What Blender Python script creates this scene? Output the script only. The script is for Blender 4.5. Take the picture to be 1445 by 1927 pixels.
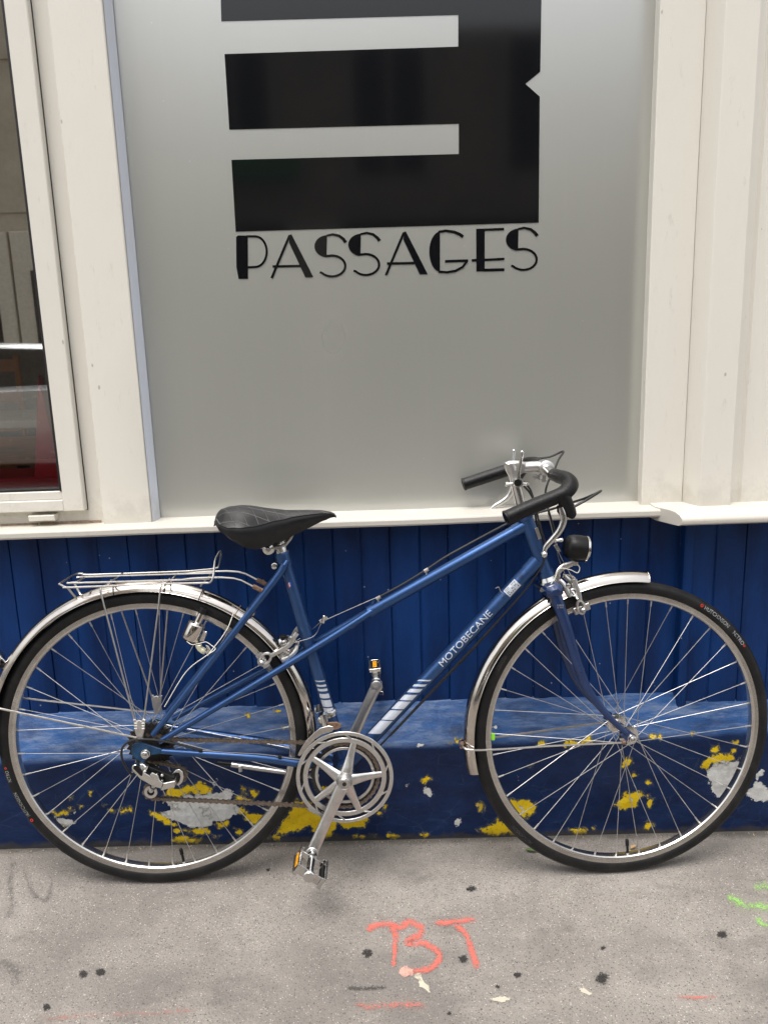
import bpy, bmesh, math, random
import numpy as np
from mathutils import Vector, Matrix, noise as mnoise
R = math.radians
for o in list(bpy.data.objects): bpy.data.objects.remove(o)
scene = bpy.context.scene
COL = scene.collection
random.seed(5)

# ------------------------------------------------------------------ camera
F_PX, IW, IH = 1447.0, 1445.0, 1927.0
CAMP = Vector((0.0, -1.76, 1.1745))
_p, _r, _s = R(11.794), R(1.825), R(0.964)
FW = Vector((math.sin(_s)*math.cos(_p), math.cos(_s)*math.cos(_p), -math.sin(_p)))
_r0 = Vector((math.cos(_s), -math.sin(_s), 0)); _u0 = _r0.cross(FW)
RT = _r0*math.cos(_r) - _u0*math.sin(_r); UP = _u0*math.cos(_r) + _r0*math.sin(_r)
cd = bpy.data.cameras.new('camera'); cam = bpy.data.objects.new('camera', cd); COL.objects.link(cam)
cam.matrix_world = Matrix(((RT.x, UP.x, -FW.x, CAMP.x), (RT.y, UP.y, -FW.y, CAMP.y), (RT.z, UP.z, -FW.z, CAMP.z), (0, 0, 0, 1)))
cd.sensor_fit = 'VERTICAL'; cd.sensor_height = 24.0; cd.lens = 24.0*F_PX/IH
cd.clip_start = 0.05; cd.clip_end = 500
scene.camera = cam

# ------------------------------------------------------------------ world, sun, exposure
w = bpy.data.worlds.new('World'); scene.world = w; w.use_nodes = True
nt = w.node_tree; nt.nodes.clear()
SUN_EL, SUN_ROT = R(70), R(205)
sky = nt.nodes.new('ShaderNodeTexSky'); sky.sky_type = 'NISHITA'; sky.sun_disc = False
sky.sun_elevation = SUN_EL; sky.sun_rotation = SUN_ROT; sky.dust_density = 4.0; sky.air_density = 1.4
hs = nt.nodes.new('ShaderNodeHueSaturation'); hs.inputs['Saturation'].default_value = 0.22
bg = nt.nodes.new('ShaderNodeBackground'); bg.inputs['Strength'].default_value = 0.15
wo = nt.nodes.new('ShaderNodeOutputWorld')
nt.links.new(sky.outputs[0], hs.inputs['Color']); nt.links.new(hs.outputs[0], bg.inputs[0]); nt.links.new(bg.outputs[0], wo.inputs[0])
sl = bpy.data.lights.new('sun', 'SUN'); sl.energy = 1.2; sl.angle = R(34); sl.color = (1, 0.95, 0.89)
so = bpy.data.objects.new('sun', sl); COL.objects.link(so)
sd = Vector((math.sin(SUN_ROT)*math.cos(SUN_EL), math.cos(SUN_ROT)*math.cos(SUN_EL), math.sin(SUN_EL)))
so.rotation_euler = sd.to_track_quat('Z', 'Y').to_euler()
scene.view_settings.view_transform = 'Standard'; scene.view_settings.look = 'None'
scene.view_settings.exposure = 0.85; scene.view_settings.gamma = 1.0
scene.render.engine = 'CYCLES'
scene.cycles.max_bounces = 8; scene.cycles.transparent_max_bounces = 12

# ------------------------------------------------------------------ pixel of the photo -> point at a true depth
def ray(px, py): return FW + RT*((px-IW/2)/F_PX) - UP*((py-IH/2)/F_PX)
def WP(px, py, y):                       # on the vertical plane world y = y
    d = ray(px, py); return CAMP + d*((y-CAMP.y)/d.y)
GS = -0.0202
def GP(px, py, h=0.0):                   # on the sloping pavement
    d = ray(px, py); t = (GS*CAMP.x + h - CAMP.z)/(d.z-GS*d.x); return CAMP + d*t
def gz(x): return GS*x
def PX(M, px, py, n):                    # on the plane y_local = n of frame M, in local coordinates
    O = M.to_translation(); N = Vector((M[0][1], M[1][1], M[2][1]))
    d = ray(px, py); t = (n-(CAMP-O).dot(N))/d.dot(N)
    return M.inverted() @ (CAMP+d*t)

# ------------------------------------------------------------------ materials
def newmat(name):
    m = bpy.data.materials.new(name); m.use_nodes = True; t = m.node_tree; t.nodes.clear()
    out = t.nodes.new('ShaderNodeOutputMaterial'); b = t.nodes.new('ShaderNodeBsdfPrincipled')
    t.links.new(b.outputs[0], out.inputs[0]); return m, t, b
class NT:
    def __init__(s, t): s.t = t
    def n(s, typ, **k):
        nd = s.t.nodes.new('ShaderNode'+typ)
        for a, v in k.items():
            if a[0] == '_': setattr(nd, a[1:], v)
        return nd
    def l(s, a, b): s.t.links.new(a, b)
    def setin(s, sock, v):
        if hasattr(v, 'is_output') or isinstance(v, bpy.types.NodeSocket): s.l(v, sock)
        else: sock.default_value = v
    def coord(s, kind='Object'): return s.n('TexCoord').outputs[kind]
    def mapv(s, v, sc=(1, 1, 1), loc=(0, 0, 0)):
        m = s.n('Mapping'); s.l(v, m.inputs[0]); m.inputs['Scale'].default_value = sc; m.inputs['Location'].default_value = loc; return m.outputs[0]
    def noise(s, v, scale, detail=4, rough=.55, dist=0):
        m = s.n('TexNoise'); s.l(v, m.inputs['Vector']); m.inputs['Scale'].default_value = scale
        m.inputs['Detail'].default_value = detail; m.inputs['Roughness'].default_value = rough; m.inputs['Distortion'].default_value = dist
        return m.outputs[0]
    def vor(s, v, scale, out='Distance', feat='F1', rnd=1):
        m = s.n('TexVoronoi', _feature=feat); s.l(v, m.inputs['Vector']); m.inputs['Scale'].default_value = scale; m.inputs['Randomness'].default_value = rnd
        return m.outputs[out]
    def math(s, op, a, b=0.0, c=None, clamp=False):
        m = s.n('Math', _operation=op, _use_clamp=clamp); s.setin(m.inputs[0], a); s.setin(m.inputs[1], b)
        if c is not None: s.setin(m.inputs[2], c)
        return m.outputs[0]
    def ramp(s, f, stops, interp='LINEAR'):
        m = s.n('ValToRGB'); s.l(f, m.inputs[0]); cr = m.color_ramp; cr.interpolation = interp
        while len(cr.elements) < len(stops): cr.elements.new(.5)
        for e, (p, c) in zip(cr.elements, stops):
            e.position = p; e.color = (c, c, c, 1) if isinstance(c, (int, float)) else (*c, 1)
        return m.outputs[0]
    def mix(s, f, a, b, typ='MIX'):
        m = s.n('Mix', _data_type='RGBA', _blend_type=typ); s.setin(m.inputs[0], f)
        for sk, v in ((m.inputs[6], a), (m.inputs[7], b)):
            if isinstance(v, tuple): sk.default_value = (*v[:3], 1)
            else: s.setin(sk, v)
        return m.outputs[2]
    def step(s, v, lo, hi):
        m = s.n('MapRange', _interpolation_type='SMOOTHSTEP'); s.l(v, m.inputs[0]); m.inputs[1].default_value = lo; m.inputs[2].default_value = hi; return m.outputs[0]
    def bump(s, b, h, strength=.3, dist=.001, prev=None):
        m = s.n('Bump'); m.inputs['Strength'].default_value = strength; m.inputs['Distance'].default_value = dist; s.l(h, m.inputs['Height'])
        if prev is not None: s.l(prev, m.inputs['Normal'])
        s.l(m.outputs[0], b.inputs['Normal']); return m.outputs[0]
    def attr(s, name):
        m = s.n('Attribute'); m.attribute_name = name; return m.outputs['Fac']

def mat(name, col, rough=.5, metal=0., var=.12, scale=30, bump=0., bscale=300, coat=0., spec=.5, dirt=0., dcol=(.12, .08, .05)):
    m, t, b = newmat(name); g = NT(t); co = g.coord()
    f = g.noise(co, scale, 5)
    c = g.mix(g.ramp(f, [(.3, 0.), (.7, 1.)]), tuple(x*(1-var) for x in col), tuple(min(1, x*(1+var)) for x in col))
    if dirt > 0:
        d = g.ramp(g.noise(co, scale*2.3, 6, .7), [(.52, 0.), (.72, dirt)])
        c = g.mix(d, c, dcol)
    g.l(c, b.inputs['Base Color'])
    rr = g.math('MULTIPLY_ADD', g.noise(co, scale*3, 4), rough*.7, rough*.65, clamp=True)
    g.l(rr, b.inputs['Roughness']); b.inputs['Metallic'].default_value = metal
    b.inputs['Coat Weight'].default_value = coat; b.inputs['Specular IOR Level'].default_value = spec
    if bump > 0: g.bump(b, g.noise(co, bscale, 4), bump, .0006)
    return m

M = {}
M['frame_paint'] = mat('metallic_blue_paint', (.035, .086, .222), .36, .75, .12, 12, .05, 500, coat=.15, dirt=.35, dcol=(.04, .05, .09))
M['fork_paint'] = mat('dark_blue_paint', (.009, .028, .100), .32, .2, .15, 20, .05, 500, coat=.4)
M['chrome'] = mat('chrome', (.60, .555, .51), .12, 1., .07, 14, .03, 300, dirt=.30, dcol=(.36, .27, .20))  # brown tint given through dirt imitates brown reflections in the chrome
M['chrome_clean'] = mat('polished_steel', (.64, .63, .61), .2, 1., .06, 30, .03, 500, dirt=.2, dcol=(.3, .24, .18))
M['alu'] = mat('aluminium', (.62, .61, .595), .36, 1., .08, 60, .08, 900, dirt=.25, dcol=(.25, .21, .17))
M['steel_wire'] = mat('steel_wire', (.50, .48, .455), .34, 1., .1, 60, dirt=.35, dcol=(.25, .16, .10))
M['spoke'] = mat('spoke_steel', (.56, .55, .54), .45, 1., .15, 40, dirt=.3, dcol=(.2, .16, .12))
M['rust'] = mat('rusty_metal', (.24, .15, .10), .6, .6, .4, 150, .2, 900)
M['black_plastic'] = mat('black_plastic', (.008, .008, .0085), .36, 0, .2, 80, .1, 900, spec=.25)
M['grip'] = mat('black_grip_rubber', (.006, .006, .0065), .30, 0, .2, 120, .8, 900, spec=.25)
M['cable'] = mat('black_cable_housing', (.012, .012, .013), .3)
M['chain'] = mat('oily_chain', (.19, .155, .125), .42, .75, .4, 300, dirt=.5, dcol=(.05, .03, .02))
M['cog'] = mat('dark_steel_cog', (.035, .032, .030), .5, .6, .4, 200)
M['amber'] = mat('amber_reflector', (.85, .36, .01), .25, 0, .2, 300, .5, 900)
M['dark'] = mat('black_void', (.008, .008, .009), .6)
M['decal'] = mat('silver_decal', (.47, .50, .56), .45, .3, .06, 100)
M['decal_dark'] = mat('dark_print', (.05, .06, .09), .5)
M['decal_ghost'] = mat('moulded_lettering', (.05, .05, .052), .6)
M['decal_grey'] = mat('grey_print', (.27, .28, .29), .6)
M['red'] = mat('red_print', (.5, .03, .02), .5)
M['white_plastic'] = mat('white_plastic', (.7, .68, .6), .5)
M['cream_plastic'] = mat('aged_zinc', (.62, .60, .45), .45, .3)
M['green_tag'] = mat('green_plastic', (.22, .62, .03), .4)
M['blue_ink'] = mat('blue_print', (.02, .05, .4), .5)
M['dropout'] = mat('teal_blue_worn_paint', (.012, .055, .13), .4, .3, .35, 60, dirt=.5, dcol=(.02, .02, .025))

def mk_tyre():
    m, t, b = newmat('tyre_rubber'); g = NT(t); co = g.coord()
    f = g.noise(co, 25, 6, .7)
    dust = g.ramp(f, [(.45, 0.), (.75, .55)])
    fine = g.noise(co, 400, 3)
    c = g.mix(dust, (.006, .006, .0065), (.026, .025, .023)); c = g.mix(g.ramp(fine, [(.62, 0.), (.7, .5)]), c, (.035, .033, .03))
    g.l(c, b.inputs['Base Color']); b.inputs['Roughness'].default_value = .5; b.inputs['Specular IOR Level'].default_value = .28
    g.bump(b, fine, .25, .0005); return m
M['tyre'] = mk_tyre()
def mk_rim():
    m, t, b = newmat('knurled_rim_alloy'); g = NT(t); co = g.coord()
    sx = g.n('SeparateXYZ'); g.l(co, sx.inputs[0])
    a = g.math('ARCTAN2', sx.outputs[2], sx.outputs[0])
    rr = g.math('SQRT', g.math('ADD', g.math('POWER', sx.outputs[0], 2.), g.math('POWER', sx.outputs[2], 2.)))
    s1 = g.math('SINE', g.math('MULTIPLY', a, 900.)); s2 = g.math('SINE', g.math('MULTIPLY', rr, 2400.))
    kn = g.math('MULTIPLY', g.math('ADD', g.math('MULTIPLY', s1, s2), 1.), .5)
    side = g.math('GREATER_THAN', g.math('ABSOLUTE', sx.outputs[1]), .0105)
    trk = g.math('MULTIPLY', side, g.math('MULTIPLY', g.math('GREATER_THAN', rr, .3045), g.math('LESS_THAN', rr, .3145)))
    wear = g.ramp(g.noise(co, 6, 3), [(.35, .3), (.6, 1.)])
    k = g.math('MULTIPLY', g.math('MULTIPLY', kn, trk), wear)
    c = g.mix(g.math('MULTIPLY', k, .6), (.62, .60, .57), (.14, .125, .11))
    d = g.ramp(g.noise(co, 50, 6, .7), [(.5, 0.), (.75, .5)]); c = g.mix(d, c, (.34, .30, .26))
    g.l(c, b.inputs['Base Color']); b.inputs['Metallic'].default_value = 1; b.inputs['Roughness'].default_value = .27
    g.bump(b, k, .4, .0006); return m
M['rim'] = mk_rim()
def mk_saddle():
    m, t, b = newmat('quilted_black_leatherette'); g = NT(t); co = g.coord()
    sx = g.n('SeparateXYZ'); g.l(co, sx.inputs[0])
    y = g.math('MULTIPLY', g.math('ABSOLUTE', sx.outputs[1]), 1.0)
    def line(e, fr):
        fz = g.math('FRACT', g.math('MULTIPLY', e, fr)); return g.math('SUBTRACT', 1., g.step(g.math('ABSOLUTE', g.math('SUBTRACT', fz, .5)), 0.0, .05))
    u = g.math('ADD', sx.outputs[0], g.math('MULTIPLY', sx.outputs[1], .55)); v = g.math('ADD', sx.outputs[1], g.math('MULTIPLY', sx.outputs[0], .12))
    L = g.math('MAXIMUM', line(u, 38.), line(v, 40.))
    top = g.attr('top'); L = g.math('MULTIPLY', L, g.math('GREATER_THAN', top, .5))
    f = g.noise(co, 60, 5)
    c = g.mix(g.ramp(f, [(.4, 0.), (.8, .6)]), (.007, .007, .008), (.016, .016, .017)); c = g.mix(g.math('MULTIPLY', L, .9), c, (.11, .106, .10))
    g.l(c, b.inputs['Base Color']); b.inputs['Roughness'].default_value = .32; b.inputs['Specular IOR Level'].default_value = .35
    h = g.math('MULTIPLY', L, -1.); p = g.bump(b, h, .6, .002); g.bump(b, g.noise(co, 700, 3), .15, .0004, p); return m
M['saddle'] = mk_saddle()

def mk_white(name='cream_white_gloss_paint', col=(.70, .672, .605)):
    m, t, b = newmat(name); g = NT(t); co = g.coord()
    f = g.noise(co, 2.2, 5); c = g.mix(f, tuple(x*.93 for x in col), tuple(min(1, x*1.05) for x in col))
    sp = g.vor(g.mapv(co, (1, 1, .55)), 21.); spots = g.math('LESS_THAN', g.math('ADD', sp, g.math('MULTIPLY', g.noise(co, 120), .06)), .085)
    gate = g.math('GREATER_THAN', g.noise(co, 5, 2), .50)
    c = g.mix(g.math('MULTIPLY', g.math('MULTIPLY', spots, gate), .7), c, (.33, .29, .25))
    scr = g.noise(g.mapv(co, (14, 14, 3)), 5, 8, .75); c = g.mix(g.ramp(scr, [(.60, 0.), (.70, .40)]), c, (.42, .38, .34))
    sx = g.n('SeparateXYZ'); g.l(co, sx.inputs[0])
    foot = g.step(g.math('ADD', sx.outputs[2], g.math('MULTIPLY', g.math('SUBTRACT', g.noise(co, 16, 7, .75), .5), .22)), .88, .80); c = g.mix(g.math('MULTIPLY', foot, .30), c, (.30, .27, .22))
    pat = g.noise(co, 1.1, 4); c = g.mix(g.ramp(pat, [(.45, 0.), (.7, .22)]), c, (.50, .46, .44))
    g.l(c, b.inputs['Base Color']); b.inputs['Roughness'].default_value = .42
    p = g.bump(b, g.noise(g.mapv(co, (1, 1, .35)), 45, 6, .6), .30, .003); g.bump(b, scr, .2, .001, p); return m
M['white'] = mk_white()
M['white_cool'] = mk_white('blue_white_gloss_paint', (.64, .68, .77))
def mk_boards():
    m, t, b = newmat('deep_blue_gloss_paint'); g = NT(t); co = g.coord()
    f = g.noise(g.mapv(co, (3, 3, .8)), 6, 6, .6)
    bd = g.noise(g.mapv(co, (16, 1, .4)), 1.0, 1); f = g.math('ADD', f, g.math('MULTIPLY', g.math('SUBTRACT', bd, .5), .9))
    c = g.mix(g.ramp(f, [(.3, 0.), (.72, 1.)]), (.0011, .0155, .076), (.0036, .033, .142))
    low = g.noise(g.mapv(co, (2, 2, 1)), 9, 8, .75); c = g.mix(g.ramp(low, [(.60, 0.), (.70, .45)]), c, (.008, .045, .16))
    chip = g.math('LESS_THAN', g.vor(co, 26.), .045); gate = g.math('GREATER_THAN', g.noise(co, 7, 2), .42)
    c = g.mix(g.math('MULTIPLY', g.math('MULTIPLY', chip, gate), .8), c, (.30, .33, .40))
    g.l(c, b.inputs['Base Color']); b.inputs['Roughness'].default_value = .42; b.inputs['Specular IOR Level'].default_value = .22
    p = g.bump(b, g.noise(g.mapv(co, (6, 6, .7)), 30, 6, .65), .35, .003); g.bump(b, g.noise(co, 260, 4), .2, .0008, p); return m
M['boards'] = mk_boards()
def mk_plinth():
    m, t, b = newmat('peeling_blue_paint_over_yellow'); g = NT(t); co = g.coord()
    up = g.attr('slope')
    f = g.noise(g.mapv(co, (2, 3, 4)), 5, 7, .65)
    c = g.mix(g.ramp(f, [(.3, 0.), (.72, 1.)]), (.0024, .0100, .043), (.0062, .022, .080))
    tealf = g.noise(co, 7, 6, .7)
    ct = g.mix(g.ramp(tealf, [(.35, 0.), (.65, 1.)]), (.015, .056, .168), (.008, .068, .225))  # slope's blue lightened for the sky it faces; scuffs and dust are its own
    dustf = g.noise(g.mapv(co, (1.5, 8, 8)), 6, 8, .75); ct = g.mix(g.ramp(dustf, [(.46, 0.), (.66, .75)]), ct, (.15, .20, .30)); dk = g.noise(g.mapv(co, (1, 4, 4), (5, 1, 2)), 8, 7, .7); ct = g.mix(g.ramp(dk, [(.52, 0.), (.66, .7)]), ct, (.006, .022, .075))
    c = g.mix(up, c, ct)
    # paint craze lines
    cr = g.vor(g.mapv(co, (1, 1, 1.6)), 14., 'Distance', 'DISTANCE_TO_EDGE')
    wob = g.math('ADD', cr, g.math('MULTIPLY', g.math('SUBTRACT', g.noise(co, 35, 6, .7), .5), .10))
    craze = g.math('MULTIPLY', g.math('SUBTRACT', 1., g.step(g.math('ABSOLUTE', wob), .0, .014)), g.math('GREATER_THAN', g.noise(co, 4, 2), .52))
    c = g.mix(g.math('MULTIPLY', craze, .14), c, (.09, .14, .22)); scf = g.noise(g.mapv(co, (1, 3, 5), (2, 0, 0)), 9, 8, .75); c = g.mix(g.ramp(scf, [(.60, 0.), (.74, .35)]), c, (.05, .09, .17))
    nz = g.math('ADD', g.math('MULTIPLY', g.math('SUBTRACT', g.noise(co, 70, 8, .72), .5), .036), g.math('MULTIPLY', g.math('SUBTRACT', g.noise(co, 26, 4), .5), .014))
    dy = g.math('ADD', g.math('ADD', g.attr('peel_yellow'), nz), .0006); dg = g.math('ADD', g.attr('peel_grey'), g.math('MULTIPLY', nz, .9))
    rnd = g.noise(co, 30, 8, .65); low = g.attr('low')
    ry = g.math('MULTIPLY', g.math('GREATER_THAN', rnd, .715), 1.)
    my = g.math('MAXIMUM', g.step(dy, 0., .0012), ry); mg = g.step(dg, 0., .0012)
    holes = g.math('LESS_THAN', g.noise(co, 95, 5, .6), .335); my = g.math('MULTIPLY', my, g.math('SUBTRACT', 1., holes))
    cy = g.mix(g.ramp(g.noise(co, 40, 6, .7), [(.35, 0.), (.7, 1.)]), (.60, .40, .008), (.76, .54, .012))
    cy = g.mix(g.ramp(g.noise(co, 150, 4), [(.62, 0.), (.68, .5)]), cy, (.17, .11, .02))
    cg = g.mix(g.ramp(g.noise(co, 60, 6, .7), [(.3, 0.), (.7, 1.)]), (.42, .42, .41), (.66, .66, .64))
    c2 = g.mix(my, c, cy); c2 = g.mix(mg, c2, cg)
    edge = g.math('MULTIPLY', g.step(dy, -.0045, 0.), g.math('SUBTRACT', 1., my)); c2 = g.mix(g.math('MULTIPLY', edge, .45), c2, (.20, .19, .12))
    # grime at the pavement line
    grime = g.step(g.math('ADD', low, g.math('MULTIPLY', g.math('SUBTRACT', g.noise(co, 25, 6, .7), .5), .05)), .020, .004)
    c2 = g.mix(g.math('MULTIPLY', grime, .75), c2, (.05, .045, .035))
    g.l(c2, b.inputs['Base Color'])
    b.inputs['Specular IOR Level'].default_value = .25; rr = g.mix(my, (.42, .42, .42), (.7, .7, .7)); g.l(rr, b.inputs['Roughness'])
    h = g.math('ADD', g.math('MULTIPLY', my, -.6), g.math('MULTIPLY', mg, -.4))
    p = g.bump(b, g.noise(g.mapv(co, (1, 1, 1.6)), 22, 7, .6), .5, .006); p = g.bump(b, h, 1., .003, p); g.bump(b, g.noise(co, 300, 3), .25, .0008, p); return m
M['plinth'] = mk_plinth()
def mk_pavement():
    m, t, b = newmat('worn_mastic_asphalt'); g = NT(t); co = g.coord()
    big = g.noise(co, 2.3, 6, .6); mid = g.noise(co, 14, 6, .65); fine = g.noise(co, 260, 3)
    c = g.mix(g.ramp(big, [(.3, 0.), (.7, 1.)]), (.195, .176, .158), (.368, .336, .302))
    c = g.mix(g.ramp(mid, [(.35, .38), (.6, 0.)]), c, (.19, .172, .158), 'MIX')
    # aggregate: light and dark grit
    v1 = g.vor(co, 240.); col1 = g.vor(co, 240., 'Color'); sep = g.n('SeparateColor'); g.l(col1, sep.inputs[0])
    lite = g.math('MULTIPLY', g.math('LESS_THAN', v1, .30), g.math('GREATER_THAN', sep.outputs[0], .80))
    dark = g.math('MULTIPLY', g.math('LESS_THAN', v1, .36), g.math('LESS_THAN', sep.outputs[0], .16))
    c = g.mix(g.math('MULTIPLY', lite, .55), c, (.66, .60, .54)); c = g.mix(g.math('MULTIPLY', dark, .75), c, (.07, .06, .055))
    v2 = g.vor(co, 95.); col2 = g.vor(co, 95., 'Color'); sep2 = g.n('SeparateColor'); g.l(col2, sep2.inputs[0])
    l2 = g.math('MULTIPLY', g.math('LESS_THAN', v2, .13), g.math('GREATER_THAN', sep2.outputs[0], .86)); c = g.mix(g.math('MULTIPLY', l2, .8), c, (.62, .57, .50))
    d2 = g.math('MULTIPLY', g.math('LESS_THAN', v2, .15), g.math('LESS_THAN', sep2.outputs[0], .07)); c = g.mix(g.math('MULTIPLY', d2, .85), c, (.03, .028, .027))
    c = g.mix(g.ramp(fine, [(.35, .45), (.5, 0.)]), c, (.10, .092, .086))
    # soot stains
    s = g.noise(g.mapv(co, (1, 1.4, 1), (3.3, 1.2, 0)), 3.1, 5, .6); c = g.mix(g.ramp(s, [(.50, 0.), (.70, .6)]), c, (.135, .124, .115)); s2 = g.noise(g.mapv(co, (1, 1.6, 1), (7.7, 4.1, 0)), 7.5, 6, .7); c = g.mix(g.ramp(s2, [(.56, 0.), (.72, .55)]), c, (.12, .11, .10))
    # damp line of dirt along the wall foot
    sx = g.n('SeparateXYZ'); g.l(co, sx.inputs[0])
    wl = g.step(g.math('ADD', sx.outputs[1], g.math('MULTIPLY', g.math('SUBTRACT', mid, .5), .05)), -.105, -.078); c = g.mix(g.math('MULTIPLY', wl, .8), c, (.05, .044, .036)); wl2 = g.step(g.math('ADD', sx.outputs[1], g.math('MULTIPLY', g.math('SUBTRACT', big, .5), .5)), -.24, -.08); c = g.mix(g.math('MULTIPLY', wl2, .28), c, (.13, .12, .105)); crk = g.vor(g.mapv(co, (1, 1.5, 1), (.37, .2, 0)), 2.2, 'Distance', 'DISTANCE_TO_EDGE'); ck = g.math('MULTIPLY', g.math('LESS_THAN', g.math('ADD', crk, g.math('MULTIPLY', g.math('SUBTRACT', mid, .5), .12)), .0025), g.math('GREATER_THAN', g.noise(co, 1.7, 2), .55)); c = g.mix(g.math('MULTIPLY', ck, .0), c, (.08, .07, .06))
    g.l(c, b.inputs['Base Color']); b.inputs['Roughness'].default_value = .85; b.inputs['Specular IOR Level'].default_value = .3
    hh = g.math('ADD', g.math('MULTIPLY', v1, .6), fine)
    p = g.bump(b, hh, .8, .002); g.bump(b, mid, .3, .006, p); return m
M['pavement'] = mk_pavement()
def mk_film():
    m, t, b = newmat('grey_frosted_film'); g = NT(t); co = g.coord()
    f = g.noise(g.mapv(co, (1, 1, .3)), 3, 4)
    c = g.mix(f, (.245, .250, .222), (.285, .290, .258))
    st = g.noise(g.mapv(co, (60, 1, 1.6)), 1.0, 5, .65); c = g.mix(g.ramp(st, [(.55, 0.), (.85, .16)]), c, (.42, .42, .38)); sm = g.noise(co, 5.5, 7, .7); c = g.mix(g.ramp(sm, [(.45, 0.), (.80, .12)]), c, (.36, .34, .28))
    sp = g.math('LESS_THAN', g.vor(co, 16.), .028); c = g.mix(g.math('MULTIPLY', sp, .4), c, (.6, .6, .58))
    g.l(c, b.inputs['Base Color']); b.inputs['Roughness'].default_value = .5; b.inputs['Specular IOR Level'].default_value = .5
    b.inputs['Coat Weight'].default_value = 1.; g.l(g.math('MULTIPLY_ADD', g.noise(g.mapv(co, (1, 1, .6)), 2, 1, .4), .08, .25), b.inputs['Coat Roughness']); b.inputs['Coat IOR'].default_value = 4.0
    return m
M['film'] = mk_film()
def mk_vinyl():
    m, t, b = newmat('black_vinyl_behind_glass'); g = NT(t); co = g.coord()
    f = g.noise(co, 300, 3); c = g.mix(g.ramp(f, [(.6, 0.), (.75, .5)]), (.005, .0055, .007), (.018, .0175, .016))
    g.l(c, b.inputs['Base Color']); b.inputs['Roughness'].default_value = .07; b.inputs['Specular IOR Level'].default_value = .45; return m
M['vinyl'] = mk_vinyl()
def mk_glass(name, refl):
    m = bpy.data.materials.new(name); m.use_nodes = True; t = m.node_tree; t.nodes.clear(); g = NT(t)
    out = g.n('OutputMaterial'); mx = g.n('MixShader'); tr = g.n('BsdfTransparent'); gl = g.n('BsdfGlossy'); gl.inputs['Roughness'].default_value = .015
    gl.inputs['Color'].default_value = (.95, .95, .92, 1)
    fr = g.n('Fresnel'); fr.inputs[0].default_value = 1.5
    g.l(g.math('ADD', fr.outputs[0], refl, clamp=True), mx.inputs[0]); g.l(tr.outputs[0], mx.inputs[1]); g.l(gl.outputs[0], mx.inputs[2]); g.l(mx.outputs[0], out.inputs[0]); return m
M['glass'] = mk_glass('window_glass', .40)
M['lens'] = mk_glass('clear_lens', .05)
def mk_spray(name, col, dens=.5):
    m, t, b = newmat(name); g = NT(t); co = g.coord()
    a = g.attr('cover'); n1 = g.math('MULTIPLY_ADD', g.noise(co, 260, 5, .8), 2.6, -.8); n2 = g.noise(co, 40, 4)
    s = g.math('SUBTRACT', g.math('ADD', g.math('MULTIPLY', a, 1.0), g.math('MULTIPLY', g.math('SUBTRACT', n2, .5), .6)), n1)
    g.l(g.math('MULTIPLY', g.step(s, -.05+(.5-dens), .22+(.5-dens)), .82), b.inputs['Alpha'])
    c = g.mix(g.noise(co, 90, 5), tuple(x*.8 for x in col), tuple(min(1, x*1.15) for x in col)); g.l(c, b.inputs['Base Color']); b.inputs['Roughness'].default_value = .8; return m
M['spray_red'] = mk_spray('coral_red_spray_paint', (.74, .17, .13), .30)
M['spray_faint'] = mk_spray('faded_red_spray_paint', (.62, .19, .15), .09)
M['spray_trace'] = mk_spray('trace_of_red_spray_paint', (.52, .21, .17), .0)
M['spray_green'] = mk_spray('light_green_spray_paint', (.33, .64, .15), .16)
M['gum'] = mk_spray('trodden_black_gum', (.026, .024, .023), .50)
M['smear'] = mk_spray('black_scuff', (.075, .07, .065), .24)
M['smear_faint'] = mk_spray('faint_grey_scuff', (.17, .158, .146), .10)
M['cream_splat'] = mk_spray('cream_paint_splat', (.66, .60, .48), .75)
M['pink_splat'] = mk_spray('pink_paint_splat', (.72, .42, .34), .8)
M['stone'] = mat('limestone', (.52, .47, .39), .8, 0, .15, 3, .3, 30)
M['shop_dark'] = mat('brown_shopfront_paint', (.05, .04, .03), .5)
M['shop_green'] = mat('green_shop_board', (.09, .34, .12), .5)
M['shop_cream'] = mat('cream_shop_panel', (.66, .62, .54), .5)
M['road'] = mat('road_asphalt', (.055, .055, .055), .8, 0, .2, 20, .3, 200)
M['kerb'] = mat('granite_kerb', (.28, .27, .26), .7, 0, .2, 40, .3, 200)
M['dark_glass'] = mat('dark_window_glass', (.02, .024, .028), .06)
M['car_paint'] = mat('silver_car_paint', (.55, .57, .60), .25, .3, .03, 3, coat=1)
M['room'] = mat('dim_room_plaster', (.42, .34, .27), .8)
M['wood'] = mat('orange_brown_wood', (.60, .24, .06), .4, 0, .3, 8)
M['red_paint'] = mat('dark_red_paint', (1., .05, .08), .4)
M['leaf'] = mat('dry_leaf', (.45, .30, .14), .7)
M['leaf_green'] = mat('green_leaf', (.10, .16, .05), .7)
M['caulk'] = mat('cracked_brown_filler', (.28, .20, .14), .9, 0, .4, 120, .4, 300)
M['smear_dark'] = mat('dark_grit', (.05, .045, .04), .9)
M['gasket'] = mat('black_gasket_and_gap_shade', (.012, .011, .013), .5)

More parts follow.
